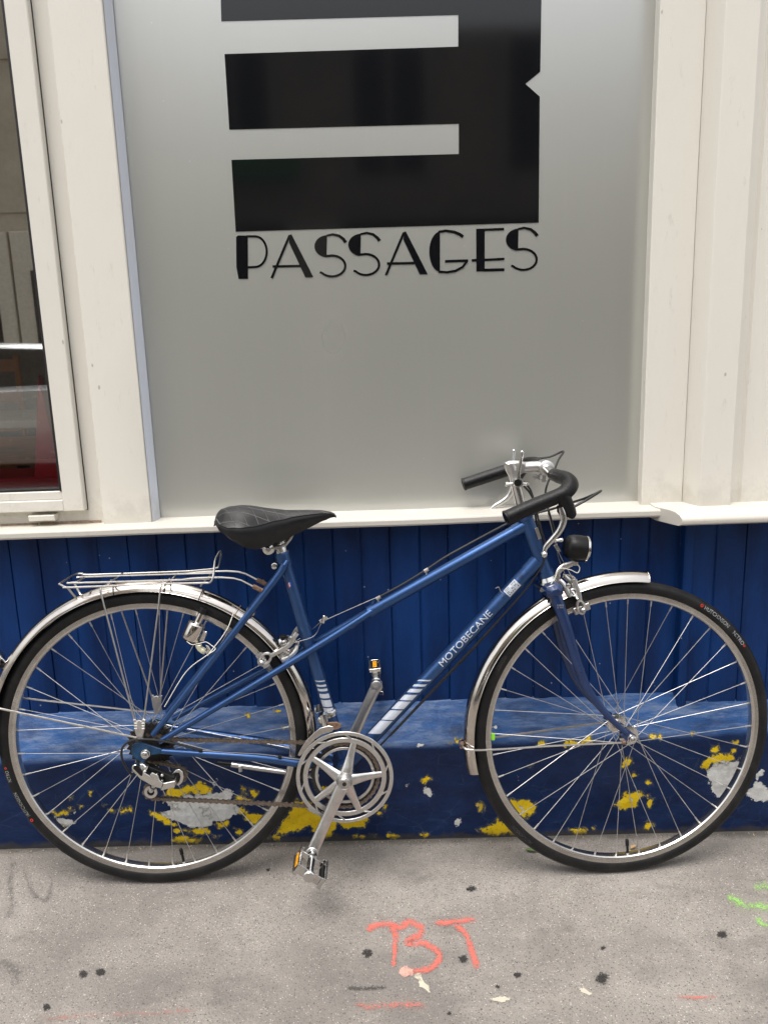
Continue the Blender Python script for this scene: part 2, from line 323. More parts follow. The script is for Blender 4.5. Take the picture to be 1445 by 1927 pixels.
# ------------------------------------------------------------------ mesh builder
def cr_spline(pts, k=6):
    P = [Vector(p) for p in pts]
    if len(P) < 3: return P
    out = []
    Q = [P[0]*2-P[1]]+P+[P[-1]*2-P[-2]]
    for i in range(1, len(Q)-2):
        a, b, c, d = Q[i-1:i+3]
        for j in range(k):
            t = j/k; out.append(.5*((2*b)+(c-a)*t+(2*a-5*b+4*c-d)*t*t+(3*b-a-3*c+d)*t*t*t))
    out.append(P[-1]); return out
def frame_of(ax, up=None):
    ax = Vector(ax).normalized(); u = Vector(up) if up else (Vector((0, 0, 1)) if abs(ax.z) < .9 else Vector((1, 0, 0)))
    s = u.cross(ax).normalized(); return ax, s, ax.cross(s)
class MB:
    def __init__(s): s.v = []; s.f = []; s.mi = []; s.m = 0; s.at = {}
    def add(s, vs, fs):
        o = len(s.v); s.v += [tuple(v) for v in vs]; s.f += [tuple(i+o for i in f) for f in fs]; s.mi += [s.m]*len(fs); return s
    def box(s, a, b, bev=0.0):
        x0, y0, z0 = [min(p, q) for p, q in zip(a, b)]; x1, y1, z1 = [max(p, q) for p, q in zip(a, b)]
        return s.prism([(x0, z0), (x1, z0), (x1, z1), (x0, z1)], y0, y1, bev)
    def obox(s, c, ax, up, dims, bev=0.0):   # oriented box: dims along ax, side, up
        a, sd_, u = frame_of(ax, up); c = Vector(c); L, W_, H_ = [d/2 for d in dims]
        b = min(bev, L*.9, W_*.9, H_*.9)
        if b <= 0:
            vs = [c+a*i*L+sd_*j*W_+u*k*H_ for i in (-1, 1) for j in (-1, 1) for k in (-1, 1)]
            return s.add(vs, [(0, 1, 3, 2), (4, 6, 7, 5), (0, 4, 5, 1), (2, 3, 7, 6), (0, 2, 6, 4), (1, 5, 7, 3)])
        vs = []; rings = []
        for (i, e) in ((-1, b), (-1, 0), (1, 0), (1, b)):
            off = i*(L) if e else i*(L-b)
            ring = []
            for (j, k) in ((-1, -1), (1, -1), (1, 1), (-1, 1)):
                hw, hh = (W_-b, H_-b) if e else (W_, H_)
                cc = [(j*(hw), k*(hh-b*.6)), (j*(hw-b*.6), k*hh)]
                if (j, k) in ((-1, -1), (1, 1)): pass
                else: cc = cc[::-1]
                if (j, k) in ((-1, -1),): cc = [(j*hw, k*(hh-b*.6)), (j*(hw-b*.6), k*hh)]
                ring += cc
            # order ring by angle
            ring.sort(key=lambda q: math.atan2(q[1]/max(H_, 1e-9), q[0]/max(W_, 1e-9)))
            rings.append(range(len(vs), len(vs)+8)); vs += [c+a*off+sd_*q[0]+u*q[1] for q in ring]
        fs = [tuple(rings[0])[::-1], tuple(rings[3])]
        for q in range(3):
            for i in range(8): fs.append((rings[q][i], rings[q][(i+1) % 8], rings[q+1][(i+1) % 8], rings[q+1][i]))
        return s.add(vs, fs)
    def prism(s, poly, y0, y1, bev=0.0):     # poly in x,z ; extruded along y
        n = len(poly)
        ar = sum(poly[i][0]*poly[(i+1) % n][1]-poly[(i+1) % n][0]*poly[i][1] for i in range(n))
        if ar < 0: poly = poly[::-1]
        def inset(d):
            out = []
            for i in range(n):
                p0, p1, p2 = [Vector((q[0], q[1])) for q in (poly[i-1], poly[i], poly[(i+1) % n])]
                e1 = (p1-p0).normalized(); e2 = (p2-p1).normalized(); n1 = Vector((-e1.y, e1.x)); n2 = Vector((-e2.y, e2.x))
                bi = (n1+n2); L = bi.length
                bi = bi/L if L > 1e-6 else n1; k = d/max(.35, bi.dot(n1)); out.append((p1.x+bi.x*k, p1.y+bi.y*k))
            return out
        if bev > 0: rings = [(inset(bev), y0), (poly, y0+bev), (poly, y1-bev), (inset(bev), y1)]
        else: rings = [(poly, y0), (poly, y1)]
        vs = [(p[0], y, p[1]) for pl, y in rings for p in pl]; fs = [tuple(range(n)), tuple(range((len(rings)-1)*n, len(rings)*n))[::-1]]
        for r in range(len(rings)-1):
            for i in range(n): j = (i+1) % n; fs.append((r*n+j, r*n+i, (r+1)*n+i, (r+1)*n+j))
        return s.add(vs, fs)
    def tube(s, pts, rad, seg=12, k=0, flat=None, up=None, caps=True, closed=False):
        if k:
            n0 = len(pts); P = cr_spline(pts, k)
            rr = rad if isinstance(rad, (list, tuple)) else [rad]*n0
            rad = [rr[min(n0-1, i//k)]*(1-(i % k)/k)+rr[min(n0-1, i//k+1)]*((i % k)/k) for i in range(len(P))]
        else: P = [Vector(p) for p in pts]; rad = rad if isinstance(rad, (list, tuple)) else [rad]*len(P)
        n = len(P); T = []
        for i in range(n):
            if closed: d = P[(i+1) % n]-P[i-1]
            else: d = P[min(n-1, i+1)]-P[max(0, i-1)]
            T.append(d.normalized())
        _, sd_, u = frame_of(T[0], up); vs = []
        for i in range(n):
            if up is not None: _, sd_, u = frame_of(T[i], up)
            elif i: sd_ = (sd_-T[i]*sd_.dot(T[i])).normalized(); u = T[i].cross(sd_)
            r = rad[i]; fx, fy = (1, 1) if flat is None else flat
            for j in range(seg):
                a = 2*math.pi*j/seg; vs.append(P[i]+sd_*math.cos(a)*r*fx+u*math.sin(a)*r*fy)
        fs = []
        for i in range(n if closed else n-1):
            for j in range(seg):
                a = i*seg+j; b = i*seg+(j+1) % seg; c = ((i+1) % n)*seg+(j+1) % seg; d = ((i+1) % n)*seg+j; fs.append((a, b, c, d))
        if caps and not closed: fs += [tuple(range(seg))[::-1], tuple(range((n-1)*seg, n*seg))]
        return s.add(vs, fs)
    def lathe(s, c, ax, prof, seg=24, up=None, sq=(1, 1)):     # prof: (distance along axis, radius)
        a, sd_, u = frame_of(ax, up); c = Vector(c); vs = []
        for (d, r) in prof:
            for j in range(seg): t = 2*math.pi*j/seg; vs.append(c+a*d+sd_*math.cos(t)*r*sq[0]+u*math.sin(t)*r*sq[1])
        n = len(prof); fs = [(i*seg+j, i*seg+(j+1) % seg, (i+1)*seg+(j+1) % seg, (i+1)*seg+j) for i in range(n-1) for j in range(seg)]
        if prof[0][1] > 1e-5: fs.append(tuple(range(seg))[::-1])
        if prof[-1][1] > 1e-5: fs.append(tuple(range((n-1)*seg, n*seg)))
        return s.add(vs, fs)
    def sweep(s, c, prof, a0=0., a1=2*math.pi, seg=96, close_prof=True):   # prof (radius, n) swept round the n axis (y)
        full = abs(a1-a0-2*math.pi) < 1e-4; c = Vector(c); N = seg if full else seg+1; m = len(prof); vs = []
        for i in range(N):
            t = a0+(a1-a0)*i/seg
            for (r, n) in prof: vs.append(c+Vector((math.cos(t)*r, n, math.sin(t)*r)))
        fs = []
        for i in range(seg):
            i2 = (i+1) % N
            for j in range(m if close_prof else m-1): j2 = (j+1) % m; fs.append((i*m+j, i2*m+j, i2*m+j2, i*m+j2))
        if not full and close_prof: fs += [tuple(range(m)), tuple(range((N-1)*m, N*m))[::-1]]
        return s.add(vs, fs)
    def ball(s, c, r, sc=(1, 1, 1), seg=14):
        prof = [(-r*math.cos(math.pi*i/8)*sc[2], max(1e-6, r*math.sin(math.pi*i/8))) for i in range(9)]
        return s.lathe(c, (0, 0, 1), prof, seg, sq=(sc[1], sc[0]))
    def build(s, name, mats, parent=None, ml=None, angle=35, fixn=True):
        me = bpy.data.meshes.new(name); me.from_pydata(s.v, [], s.f)
        mats = mats if isinstance(mats, (list, tuple)) else [mats]
        for m in mats: me.materials.append(M[m] if isinstance(m, str) else m)
        me.polygons.foreach_set('material_index', s.mi)
        if fixn:
            bm = bmesh.new(); bm.from_mesh(me); bmesh.ops.recalc_face_normals(bm, faces=bm.faces); bm.to_mesh(me); bm.free()
        me.shade_smooth(); me.set_sharp_from_angle(angle=R(angle))
        for k, vals in s.at.items():
            a = me.attributes.new(k, 'FLOAT', 'POINT'); a.data.foreach_set('value', list(vals))
        o = bpy.data.objects.new(name, me); COL.objects.link(o)
        if parent: o.parent = parent
        if ml is not None: o.matrix_local = ml
        return o
def tag(o, label=None, cat=None, group=None, kind=None):
    for k, v in (('label', label), ('category', cat), ('group', group), ('kind', kind)):
        if v: o[k] = v
    return o
def empty(name, loc=(0, 0, 0), mw=None):
    o = bpy.data.objects.new(name, None); o.empty_display_size = .1; COL.objects.link(o)
    if mw is not None: o.matrix_world = mw
    else: o.location = loc
    return o
_txt = {}
def text2d(body, bold=0.0, cuts=0, shear=0.0):     # -> verts (x,y) with cap height 1, faces
    key = (body, bold, cuts)
    if key in _txt: return _txt[key]
    cu = bpy.data.curves.new('t', 'FONT'); cu.body = body; cu.size = 1.0; cu.offset = bold; cu.resolution_u = 3; cu.fill_mode = 'FRONT'
    ob = bpy.data.objects.new('t', cu); COL.objects.link(ob); bpy.context.view_layer.update()
    me = bpy.data.meshes.new_from_object(ob.evaluated_get(bpy.context.evaluated_depsgraph_get()))
    bpy.data.objects.remove(ob); bpy.data.curves.remove(cu)
    bm = bmesh.new(); bm.from_mesh(me); bmesh.ops.remove_doubles(bm, verts=bm.verts, dist=1e-4)
    if cuts: bmesh.ops.subdivide_edges(bm, edges=bm.edges, cuts=cuts, use_grid_fill=True)
    bmesh.ops.triangulate(bm, faces=bm.faces); bm.verts.index_update()
    V = [(v.co.x, v.co.y) for v in bm.verts]; Fc = [tuple(v.index for v in f.verts) for f in bm.faces]; bm.free(); bpy.data.meshes.remove(me)
    xs = [v[0] for v in V]; ys = [v[1] for v in V]; h = max(ys)-min(ys); x0, y0 = min(xs), min(ys)
    V = [((x-x0)/h, (y-y0)/h) for x, y in V]; _txt[key] = (V, Fc, (max(xs)-x0)/h); return _txt[key]

# ================================================================== SETTING
def xs_of(px, py, y): return WP(px, py, y).x
def zs_of(px, py, y): return WP(px, py, y).z
# pavement: one sheet, sloping gently down the street, fine where the camera looks
b = MB()
def sheet(x0, x1, y0, y1, h, nx=1, ny=1):
    vs = [(x0+(x1-x0)*i/nx, y0+(y1-y0)*j/ny, gz(x0+(x1-x0)*i/nx)+h) for j in range(ny+1) for i in range(nx+1)]
    fs = [(j*(nx+1)+i, j*(nx+1)+i+1, (j+1)*(nx+1)+i+1, (j+1)*(nx+1)+i) for j in range(ny) for i in range(nx)]
    b.add(vs, fs)
sheet(-25, 25, -3.3, .2, 0)
tag(b.build('pavement', 'pavement'), kind='structure')
b = MB(); sheet(-60, 60, -60, -3.5, -.13); tag(b.build('road', 'road'), kind='structure')
b = MB(); sheet(-25, 25, -3.5, -3.3, -.004)
b.add([(-25, -3.5, gz(-25)-.2), (25, -3.5, gz(25)-.2), (25, -3.5, gz(25)-.004), (-25, -3.5, gz(-25)-.004)], [(0, 1, 2, 3)])
tag(b.build('kerb', 'kerb'), kind='structure')
b = MB(); sheet(-25, 25, -12, -8.6, 0); b.add([(-25, -8.6, gz(-25)-.2), (25, -8.6, gz(25)-.2), (25, -8.6, gz(25)), (-25, -8.6, gz(-25))], [(0, 1, 2, 3)])
tag(b.build('far_pavement', 'kerb'), kind='structure')

# ---------------- shopfront
shop = empty('shopfront', (0, 0, 0)); tag(shop, 'cream shop front with blue board base and peeling plinth behind the bicycle', 'shopfront')
YG, YP, YPIL = .04, -.01, -.06
ZS = 1.1745-.3705          # sill top
ZT = 3.0
# boards
def boards(x0, x1, y, gx0, pitch, seed):
    rnd = random.Random(seed); b = MB(); xs = [(x0, 0)]
    k = math.ceil((x0-gx0)/pitch); g = gx0+k*pitch; off = 0
    while g < x1-.01:
        if g > x0+.01:
            j = rnd.uniform(-.0015, .0015)+g; o2 = rnd.uniform(-.0012, .0012)
            gw = rnd.uniform(.50, .90); gd = rnd.uniform(.0022, .0052); xs += [(j-.0040*gw, off), (j-.0024*gw, off+.0012), (j-.0008*gw, off+gd), (j+.0008*gw, off+gd), (j+.0026*gw, o2+.0014), (j+.0042*gw, o2)]
            off = o2
        g += pitch
    xs.append((x1, off)); zz = [.27, .34, .42, .5, .6, .7, ZS-.004]
    vs = []
    for z in zz:
        for (x, d) in xs: vs.append((x+.0012*mnoise.noise(Vector((x*20, z*5, seed))), y+d+.0012*mnoise.noise(Vector((x*9, z*9, seed+3))), z))
    n = len(xs); fs = [(r*n+i, r*n+i+1, (r+1)*n+i+1, (r+1)*n+i) for r in range(len(zz)-1) for i in range(n-1)]
    b.add(vs, fs); return b
XC = xs_of(1286, 1100, -.022)
g0 = xs_of(351.5, 1040, 0)
boards(-2.6, XC-.006, 0, g0, (xs_of(1166, 1060, 0)-xs_of(351.5, 1040, 0))/15.0, 2).build('board_panelling', 'boards', shop, angle=20)
b = boards(XC+.018, 2.8, -.022, xs_of(1346, 1040, -.022), xs_of(1402, 1040, -.022)-xs_of(1346, 1040, -.022), 7)
b.box((XC-.005, -.030, .27), (XC+.0175, .02, ZS-.004), .003)
b.build('board_panelling', 'boards', shop, angle=20)
# plinth with peeling paint
def cr(x0, y0, s): return lambda *P: [(x0+P[i]/s, y0+P[i+1]/s) for i in range(0, len(P), 2)]
A = cr(200, 1280, 3.6125); Bc = cr(480, 1220, 3.6125); Cc = cr(840, 1350, 2.3884); Dc = cr(0, 1400, 3.0104)
YEL = [A(390,780,430,730,500,740,590,705,640,700,700,720,720,760,700,775,620,775,560,760,500,790,450,800),
 A(300,890,330,910,400,900,440,960,480,990,430,985,360,940,320,925), A(450,840,490,840,495,880,460,870), A(640,870,690,880,720,900,710,935,670,920),
 A(470,1010,560,1010,690,1005,700,1040,620,1045,480,1030), A(740,970,830,960,830,990,760,1000), A(450,1090,500,1055,540,1060,560,1075,650,1075,640,1097,470,1097),
 A(870,790,940,790,1000,820,960,830,890,820), A(870,860,930,880,1000,910,1060,930,1060,960,1000,975,950,950,930,910,880,890), A(985,740,1040,760,1010,790,990,780),
 A(920,720,945,730,930,755), A(90,875,140,880,140,900,95,905), A(155,855,180,870,175,890,155,885), A(22,878,45,880,35,895), A(530,615,550,620,545,665,530,660),
 A(880,1015,920,1025,910,1040,885,1035), A(730,1050,775,1065,760,1080,735,1075), A(1140,200,1180,205,1165,214), A(955,232,980,236,966,246), A(1205,330,1225,325,1220,338),
 Bc(240,1100,280,1030,400,1060,470,1130,560,1160,660,1180,760,1150,770,1170,740,1200,620,1230,590,1210,560,1200,500,1290,400,1250,380,1190,310,1240,150,1260,200,1180),
 Bc(810,1120,860,1100,850,1130), Bc(872,1068,892,1072,890,1094,878,1095), Bc(1130,900,1170,870,1185,890,1150,915), Bc(0,1130,50,1140,50,1180,20,1190,0,1170),
 Bc(70,1080,120,1090,80,1120), Bc(90,1268,180,1275,170,1300,80,1290), Bc(660,1272,750,1275,740,1292,670,1287), Bc(780,1262,820,1275,800,1290),
 Bc(900,1268,980,1275,960,1292,920,1292), Bc(1130,1268,1175,1270,1150,1285), Bc(430,960,460,940,500,945,480,990,440,985), Bc(1310,640,1330,635,1330,650,1312,652), Bc(1360,610,1395,615,1380,650,1362,640),
 Cc(520,115,560,105,600,112,640,85,650,105,610,125,530,128), Cc(400,115,440,106,440,125,405,132), Cc(285,375,340,370,400,385,395,430,345,450,300,420), Cc(130,385,165,380,175,410,150,418),
 Cc(140,500,200,490,230,455,265,480,300,525,230,532,160,515), Cc(550,505,630,500,630,525,570,528), Cc(785,205,820,180,835,195,815,225,790,222),
 Cc(755,395,800,345,870,330,880,350,850,400,800,410), Cc(905,355,925,370,915,410,900,390), Cc(885,490,910,465,925,480,910,510), Cc(900,285,925,300,905,305), Cc(835,245,850,250,840,262),
 Cc(910,80,960,80,955,97,915,97), Cc(1085,65,1115,70,1100,82), Cc(1145,215,1180,180,1230,160,1285,170,1290,195,1250,205,1190,210,1170,235), Cc(1190,130,1220,125,1215,155,1200,155), Cc(1280,105,1305,108,1300,118,1282,118),
 Cc(1280,143,1302,150,1290,160), Cc(785,-5,803,8,800,18,786,14), Cc(653,495,668,495,660,505), Cc(368,216,382,220,374,226), Cc(1315,190,1330,185,1322,235,1312,232),
 Dc(300,385,350,390,400,365,430,375,380,400,330,410), Dc(335,455,380,460,360,470), Dc(390,300,410,300,400,318), Dc(505,270,520,270,515,282), Dc(450,350,468,352,455,362), Dc(590,340,605,342,598,350)]
GRE = [A(540,780,640,780,700,770,780,760,830,735,860,770,850,810,900,860,890,910,830,940,790,965,740,960,700,990,620,1010,560,1000,510,970,440,950,400,930,350,910,400,890,450,870,380,830,360,815,500,800),
 A(705,680,750,685,730,705), Bc(350,1080,460,1098,470,1130,380,1112), Bc(760,1150,800,1110,870,1050,876,1085,830,1110,780,1130), Bc(1000,915,1050,920,1030,937), Bc(1130,955,1180,938,1215,980,1190,1007,1150,990), Bc(1330,1190,1380,1153,1400,1185,1360,1212),
 Bc(1095,646,1147,648,1140,667,1100,664), Bc(780,1210,840,1215,825,1232), Bc(400,410,430,405,425,440,408,440), Cc(325,395,350,395,345,425), Cc(140,390,158,388,160,410,146,410), Cc(810,365,835,360,830,385),
 Cc(1170,240,1200,205,1320,190,1330,230,1290,300,1240,360,1210,365,1190,310,1165,270), Cc(1380,300,1400,225,1425,240,1402,285,1445,320,1475,330,1475,365,1445,372,1370,370,1340,350), Cc(20,475,60,453,65,480,40,492), Cc(198,38,222,40,212,52),
 Dc(310,415,360,415,400,430,450,445,380,465,330,460), Dc(380,395,440,375,445,390,400,405)]
def sdf(P, polys):
    best = np.full(len(P), -1e3)
    for pl in polys:
        q = np.array(pl); mn = q.min(0)-60; mx = q.max(0)+60
        idx = np.where((P[:, 0] > mn[0]) & (P[:, 0] < mx[0]) & (P[:, 1] > mn[1]) & (P[:, 1] < mx[1]))[0]
        if not len(idx): continue
        p = P[idx]; d = np.full(len(p), 1e9); ins = np.zeros(len(p), bool)
        for i in range(len(q)):
            a, c = q[i], q[(i+1) % len(q)]; e = c-a; t = np.clip(((p-a)@e)/(e@e+1e-9), 0, 1)[:, None]
            d = np.minimum(d, np.linalg.norm(p-a-t*e, axis=1))
            cond = ((a[1] > p[:, 1]) != (c[1] > p[:, 1])); xi = (c[0]-a[0])*(p[:, 1]-a[1])/((c[1]-a[1]) if c[1] != a[1] else 1e-9)+a[0]
            ins ^= cond & (p[:, 0] < xi)
        best[idx] = np.maximum(best[idx], np.where(ins, d, -d))
    return best
def proj(Vv):
    D = np.array(Vv)-np.array(CAMP); z = D@np.array(FW); return np.stack([IW/2+F_PX*(D@np.array(RT))/z, IH/2-F_PX*(D@np.array(UP))/z], -1)
xs = list(np.arange(-2.6, -1.0, .06))+list(np.arange(-1.0, 1.05, .0045))+list(np.arange(1.06, 2.8, .06))
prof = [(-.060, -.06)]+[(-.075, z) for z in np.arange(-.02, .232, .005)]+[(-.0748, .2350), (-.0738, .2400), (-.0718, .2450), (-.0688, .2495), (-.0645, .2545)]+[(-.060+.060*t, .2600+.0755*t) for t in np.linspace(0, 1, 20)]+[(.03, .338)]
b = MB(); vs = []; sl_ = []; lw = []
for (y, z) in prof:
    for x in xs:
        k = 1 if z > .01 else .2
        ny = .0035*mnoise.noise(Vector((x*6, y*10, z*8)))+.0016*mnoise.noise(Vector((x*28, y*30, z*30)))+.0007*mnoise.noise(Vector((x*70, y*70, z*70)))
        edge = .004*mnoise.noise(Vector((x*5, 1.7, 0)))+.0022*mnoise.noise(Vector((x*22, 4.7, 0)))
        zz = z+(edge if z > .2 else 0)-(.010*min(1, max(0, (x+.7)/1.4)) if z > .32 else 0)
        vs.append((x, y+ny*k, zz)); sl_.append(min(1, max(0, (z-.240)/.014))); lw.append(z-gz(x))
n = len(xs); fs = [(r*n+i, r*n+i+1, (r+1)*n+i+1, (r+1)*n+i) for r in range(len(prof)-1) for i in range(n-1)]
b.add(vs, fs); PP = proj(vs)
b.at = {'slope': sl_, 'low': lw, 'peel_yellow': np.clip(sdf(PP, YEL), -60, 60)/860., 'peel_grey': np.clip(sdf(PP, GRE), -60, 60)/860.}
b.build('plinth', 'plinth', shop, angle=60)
# sill, flat part and moulded part
XM0, XM1 = xs_of(1240, 970, -.06), xs_of(1283, 983, -.12)
b = MB()
def sillseg(x0, x1, yf, zt, th, yb, nose):
    pr = [(yb, zt+.0), (yf+.004, zt-.0005), (yf+.0015, zt-.002), (yf, zt-.005), (yf+.0005, zt-th+.004), (yf+.003, zt-th), (yb, zt-th)] if not nose else None
    N = 60; vs = []
    for i in range(N+1):
        x = x0+(x1-x0)*i/N
        for (y, z) in pr: vs.append((x, y+.0012*mnoise.noise(Vector((x*7, 3, 1)))*(y < 0), z+.0012*mnoise.noise(Vector((x*5, y*20, 9)))))
    m = len(pr); fs = [(i*m+j, i*m+(j+1) % m, (i+1)*m+(j+1) % m, (i+1)*m+j) for i in range(N) for j in range(m)]+[tuple(range(m)), tuple(range(N*m, N*m+m))]
    b.add(vs, fs)
sillseg(-2.6, XM0+.012, -.06, ZS, .0185, YG+.02, False); b.build('window_sill', 'white', shop, angle=22)
b = MB()
npr = [(.02, .004), (-.085, .001), (-.100, -.001), (-.112, -.006), (-.1185, -.013), (-.120, -.019), (-.1175, -.026), (-.110, -.030), (-.02, -.0305), (.02, -.0305)]
path = [(XM0-.004, -.035), (XM1, None), (2.8, None)]
vs = []
for k, (xx, _) in enumerate([(XM0-.020, 0), (XM1-.0, 1), (XM1+.3, 2), (2.8, 2)]):
    for (y, z) in npr:
        if k == 0: vs.append((XM0+(-.004 if y < -.05 else -.004)+(0), max(y, -.045)+.0, ZS+z+.001))
        elif k == 1: vs.append((XM1-(-.120-y)*-.42 if y < -.05 else XM1-.030, y, ZS+z+.001))
        else: vs.append((xx, y, ZS+z+.001))
m = len(npr); b.add(vs, [(i*m+j, i*m+(j+1) % m, (i+1)*m+(j+1) % m, (i+1)*m+j) for i in range(3) for j in range(m)]+[tuple(range(m)), tuple(range(3*m, 4*m))])
b.build('window_sill', 'white', shop, angle=40)
# frosted window
XL, XR = xs_of(251, 495, YG), xs_of(1213.5, 495, YG)
b = MB(); b.box((XL-.004, YG, ZS-.004), (XR+.004, YG+.008, ZT)); win = b.build('frosted_window', 'film', shop)
def vinyl(polys, name, base=.0009, step=.00012):
    b = MB()
    for i, pl in enumerate(polys):
        y1 = YG-.0006; P3 = [WP(px, py, YG) for px, py in pl]; b.prism([(p.x, p.z) for p in P3], y1-.0004-step*(i % 4), y1)
    return b.build(name, 'vinyl', win, angle=30)
vinyl([[(413,-102),(1020,-112),(1016,135),(988,158),(1015,182),(1013,419),(444,436),(436,301),(863,290),(863,233),(432,244),(423,102),(862,88),(862,28),(417,40)]], 'vinyl_emblem')
def pxC(pts): return [(400+x/2.1894, y/2.1894) for x, y in pts]
def arcp(cx, cy, rx, ry, a0, a1, n=18, rot=0):
    o = []
    for i in range(n+1):
        a = R(a0+(a1-a0)*i/n); o.append((cx+rx*math.cos(a), cy-ry*math.sin(a)))
    return o
def ribbon(c, w0, w1=None):
    w1 = w1 or w0; L = []; Rr = []; n = len(c)
    for i, (x, y) in enumerate(c):
        x0, y0 = c[max(0, i-1)]; x1, y1 = c[min(n-1, i+1)]; dx, dy = x1-x0, y1-y0; q = math.hypot(dx, dy) or 1
        w_ = (w0+(w1-w0)*i/(n-1))/2; L.append((x-dy/q*w_, y+dx/q*w_)); Rr.append((x+dy/q*w_, y-dx/q*w_))
    return L+Rr[::-1]
def quads(c, w0, w1=None):      # ribbon cut in convex quads, welded end to end
    r = ribbon(c, w0, w1); n = len(c); return [[r[i], r[i+1], r[2*n-2-i], r[2*n-1-i]] for i in range(n-1)]
LET = []
def addp(p): LET.append(pxC(p))
def addr(c, w0, w1=None): LET.append(pxC(ribbon(c, w0, w1)))
addp([(98,977),(106,970),(146,971),(147,1149),(108,1149),(99,1100)])
addr([(140,974)]+arcp(176,1037,48,63,90,-90)+[(140,1102)], 9)
def letA(dx, dy):
    addp([(318+dx,967+dy),(326+dx,966+dy),(416+dx,1142+dy),(383+dx,1143+dy),(316+dx,1000+dy)])
    addr([(318+dx,970+dy),(244+dx,1146+dy)], 10); addr([(248+dx,1098+dy),(362+dx,1096+dy)], 10)
letA(0, 0); letA(470, -12)
def letS(dx, dy):
    addp([(472+dx,966+dy)]+[(x+dx, y+dy) for x, y in arcp(474,1012,54,46,95,262,14)]+[(470+dx,1050+dy)])
    addr([(470+dx,968+dy),(495+dx,963+dy),(522+dx,969+dy),(540+dx,983+dy),(549+dx,996+dy)], 8, 14)
    addr([(462+dx,1052+dy)]+[(x+dx, y+dy) for x, y in arcp(492,1093,55,43,105,-140,18)]+[(442+dx,1119+dy)], 10, 9)
letS(0, 3); letS(139, -3); letS(787, -24)
addp([(936,955)]+arcp(940,1037,48,84,95,265,16)+[(936,1121)])
addr([(930,956),(960,951),(995,956),(1018,966),(1031,976)], 10, 13); addr([(930,1119),(965,1122),(1000,1116),(1030,1100),(1046,1077)], 10); addr([(957,1077),(1052,1074)], 11)
addp([(1085,943),(1120,942),(1120,1118),(1086,1119)]); addr([(1118,947),(1200,944)], 10); addr([(1067,1073),(1086,1072)], 10); addr([(1118,1071),(1201,1067)], 10); addr([(1118,1113),(1201,1111)], 12)
vinyl(LET, 'vinyl_lettering')
# left pillar
XJ, XPa, XPb = xs_of(114, 495, .012), xs_of(141, 495, YP), xs_of(239, 495, YP)
b = MB(); zz = [ZS-.002, ZS+.25, ZS+.6, ZS+1.1, ZT]
def vprof(b, pr, z0=ZS-.002, z1=ZT, nz=14, wob=.0008):     # (x,y) open profile raised in z
    vs = []
    for k in range(nz+1):
        z = z0+(z1-z0)*k/nz
        for (x, y) in pr: vs.append((x+wob*mnoise.noise(Vector((x*30, z*3, 2))), y+wob*mnoise.noise(Vector((x*30, z*2.4, 8))), z))
    n = len(pr); b.add(vs, [(k*n+i, k*n+i+1, (k+1)*n+i+1, (k+1)*n+i) for k in range(nz) for i in range(n-1)])
vprof(b, [(XPa+.001, .03), (XPa+.001, YP+.003), (XPa+.003, YP+.001), (XPa+.006, YP), (XPb-.003, YP), (XPb-.001, YP+.001), (XPb, YP+.003), (XPb+.0005, YG+.01)])
b.build('pillar', 'white', shop, angle=25)
b = MB(); vprof(b, [(XPb+.001, YP+.006), (XPb+.0085, YG-.012), (XPb+.0090, YG-.004), (XL-.0015, YG-.001)]); b.build('glazing_bead', 'white_cool', shop, angle=25)
# casement window on the left, its jamb, and what holds it
b = MB(); vprof(b, [(XJ-.02, .05), (XJ-.02, .012), (XPa-.004, .010), (XPa-.0015, .006), (XPa+.0008, -.004), (XPa+.0008, .02)]); 
zjb = zs_of(100, 968, .008)
b.box((-2.2, .012, ZS-.003), (XJ+.004, .05, zjb+.012))
b.build('window_jamb', 'white', shop, angle=25)
YS = -.014
xg, xsr = xs_of(65.5, 495, YS), xs_of(106.5, 495, YS)
zsb, zgb, zbl = zs_of(80, 964, YS), zs_of(60, 927, YS), zs_of(60, 943, YS)
b = MB(); b.box((xg, YS, zsb), (xsr, .030, ZT-.1), .002)
b.box((-1.9, YS+.001, zsb+.001), (xg-.0002, .029, zbl), .0018); b.box((-1.9, YS+.006, zbl+.0004), (xg-.0002, .028, zgb), .0015)
b.box((-1.96, YS, zsb), (-1.9, .030, ZT-.1), .002); b.box((-1.9, YS, ZT-.18), (xg-.0002, .029, ZT-.1))
sash = b.build('casement_window', 'white', shop)
b = MB(); b.box((xg-.006, YS+.004, zgb), (xg-.0003, .026, ZT-.19)); b.box((-1.9, YS+.012, zgb+.0003), (xg-.0065, .026, zgb+.005)); b.build('gasket', 'gasket', sash)
b = MB(); b.add([(-1.9, .012, zgb), (xg-.004, .012, zgb), (xg-.004, .012, ZT-.18), (-1.9, .012, ZT-.18)], [(0, 1, 2, 3)]); b.build('glass_pane', 'glass', sash)
b = MB(); b.box((xs_of(107.5, 495, YS)-.004, .006, zsb-.002), (XJ+.002, .05, ZT-.1)); b.build('frame_gap_shade', 'gasket', sash)  # black strip standing in for the shadow in the gap beside the sash
b = MB(); a_ = WP(55, 979, -.012); c_ = WP(103, 969, -.012); b.box((a_.x, -.014, a_.z-.003), (c_.x, .013, c_.z), .0015); b.build('stop_block', 'white', shop)
b = MB()
for (p0, p1, h) in (((75, 984), (125, 983), .003), ((125, 983), (190, 981), .0035), ((0, 988), (70, 986), .002)):
    A0 = WP(p0[0], p0[1], .005); A1 = WP(p1[0], p1[1], .005); b.box((A0.x, .008, ZS-.001), (A1.x, .0125, ZS+h+.002), .0006)
b.build('cracked_filler', 'caulk', shop)
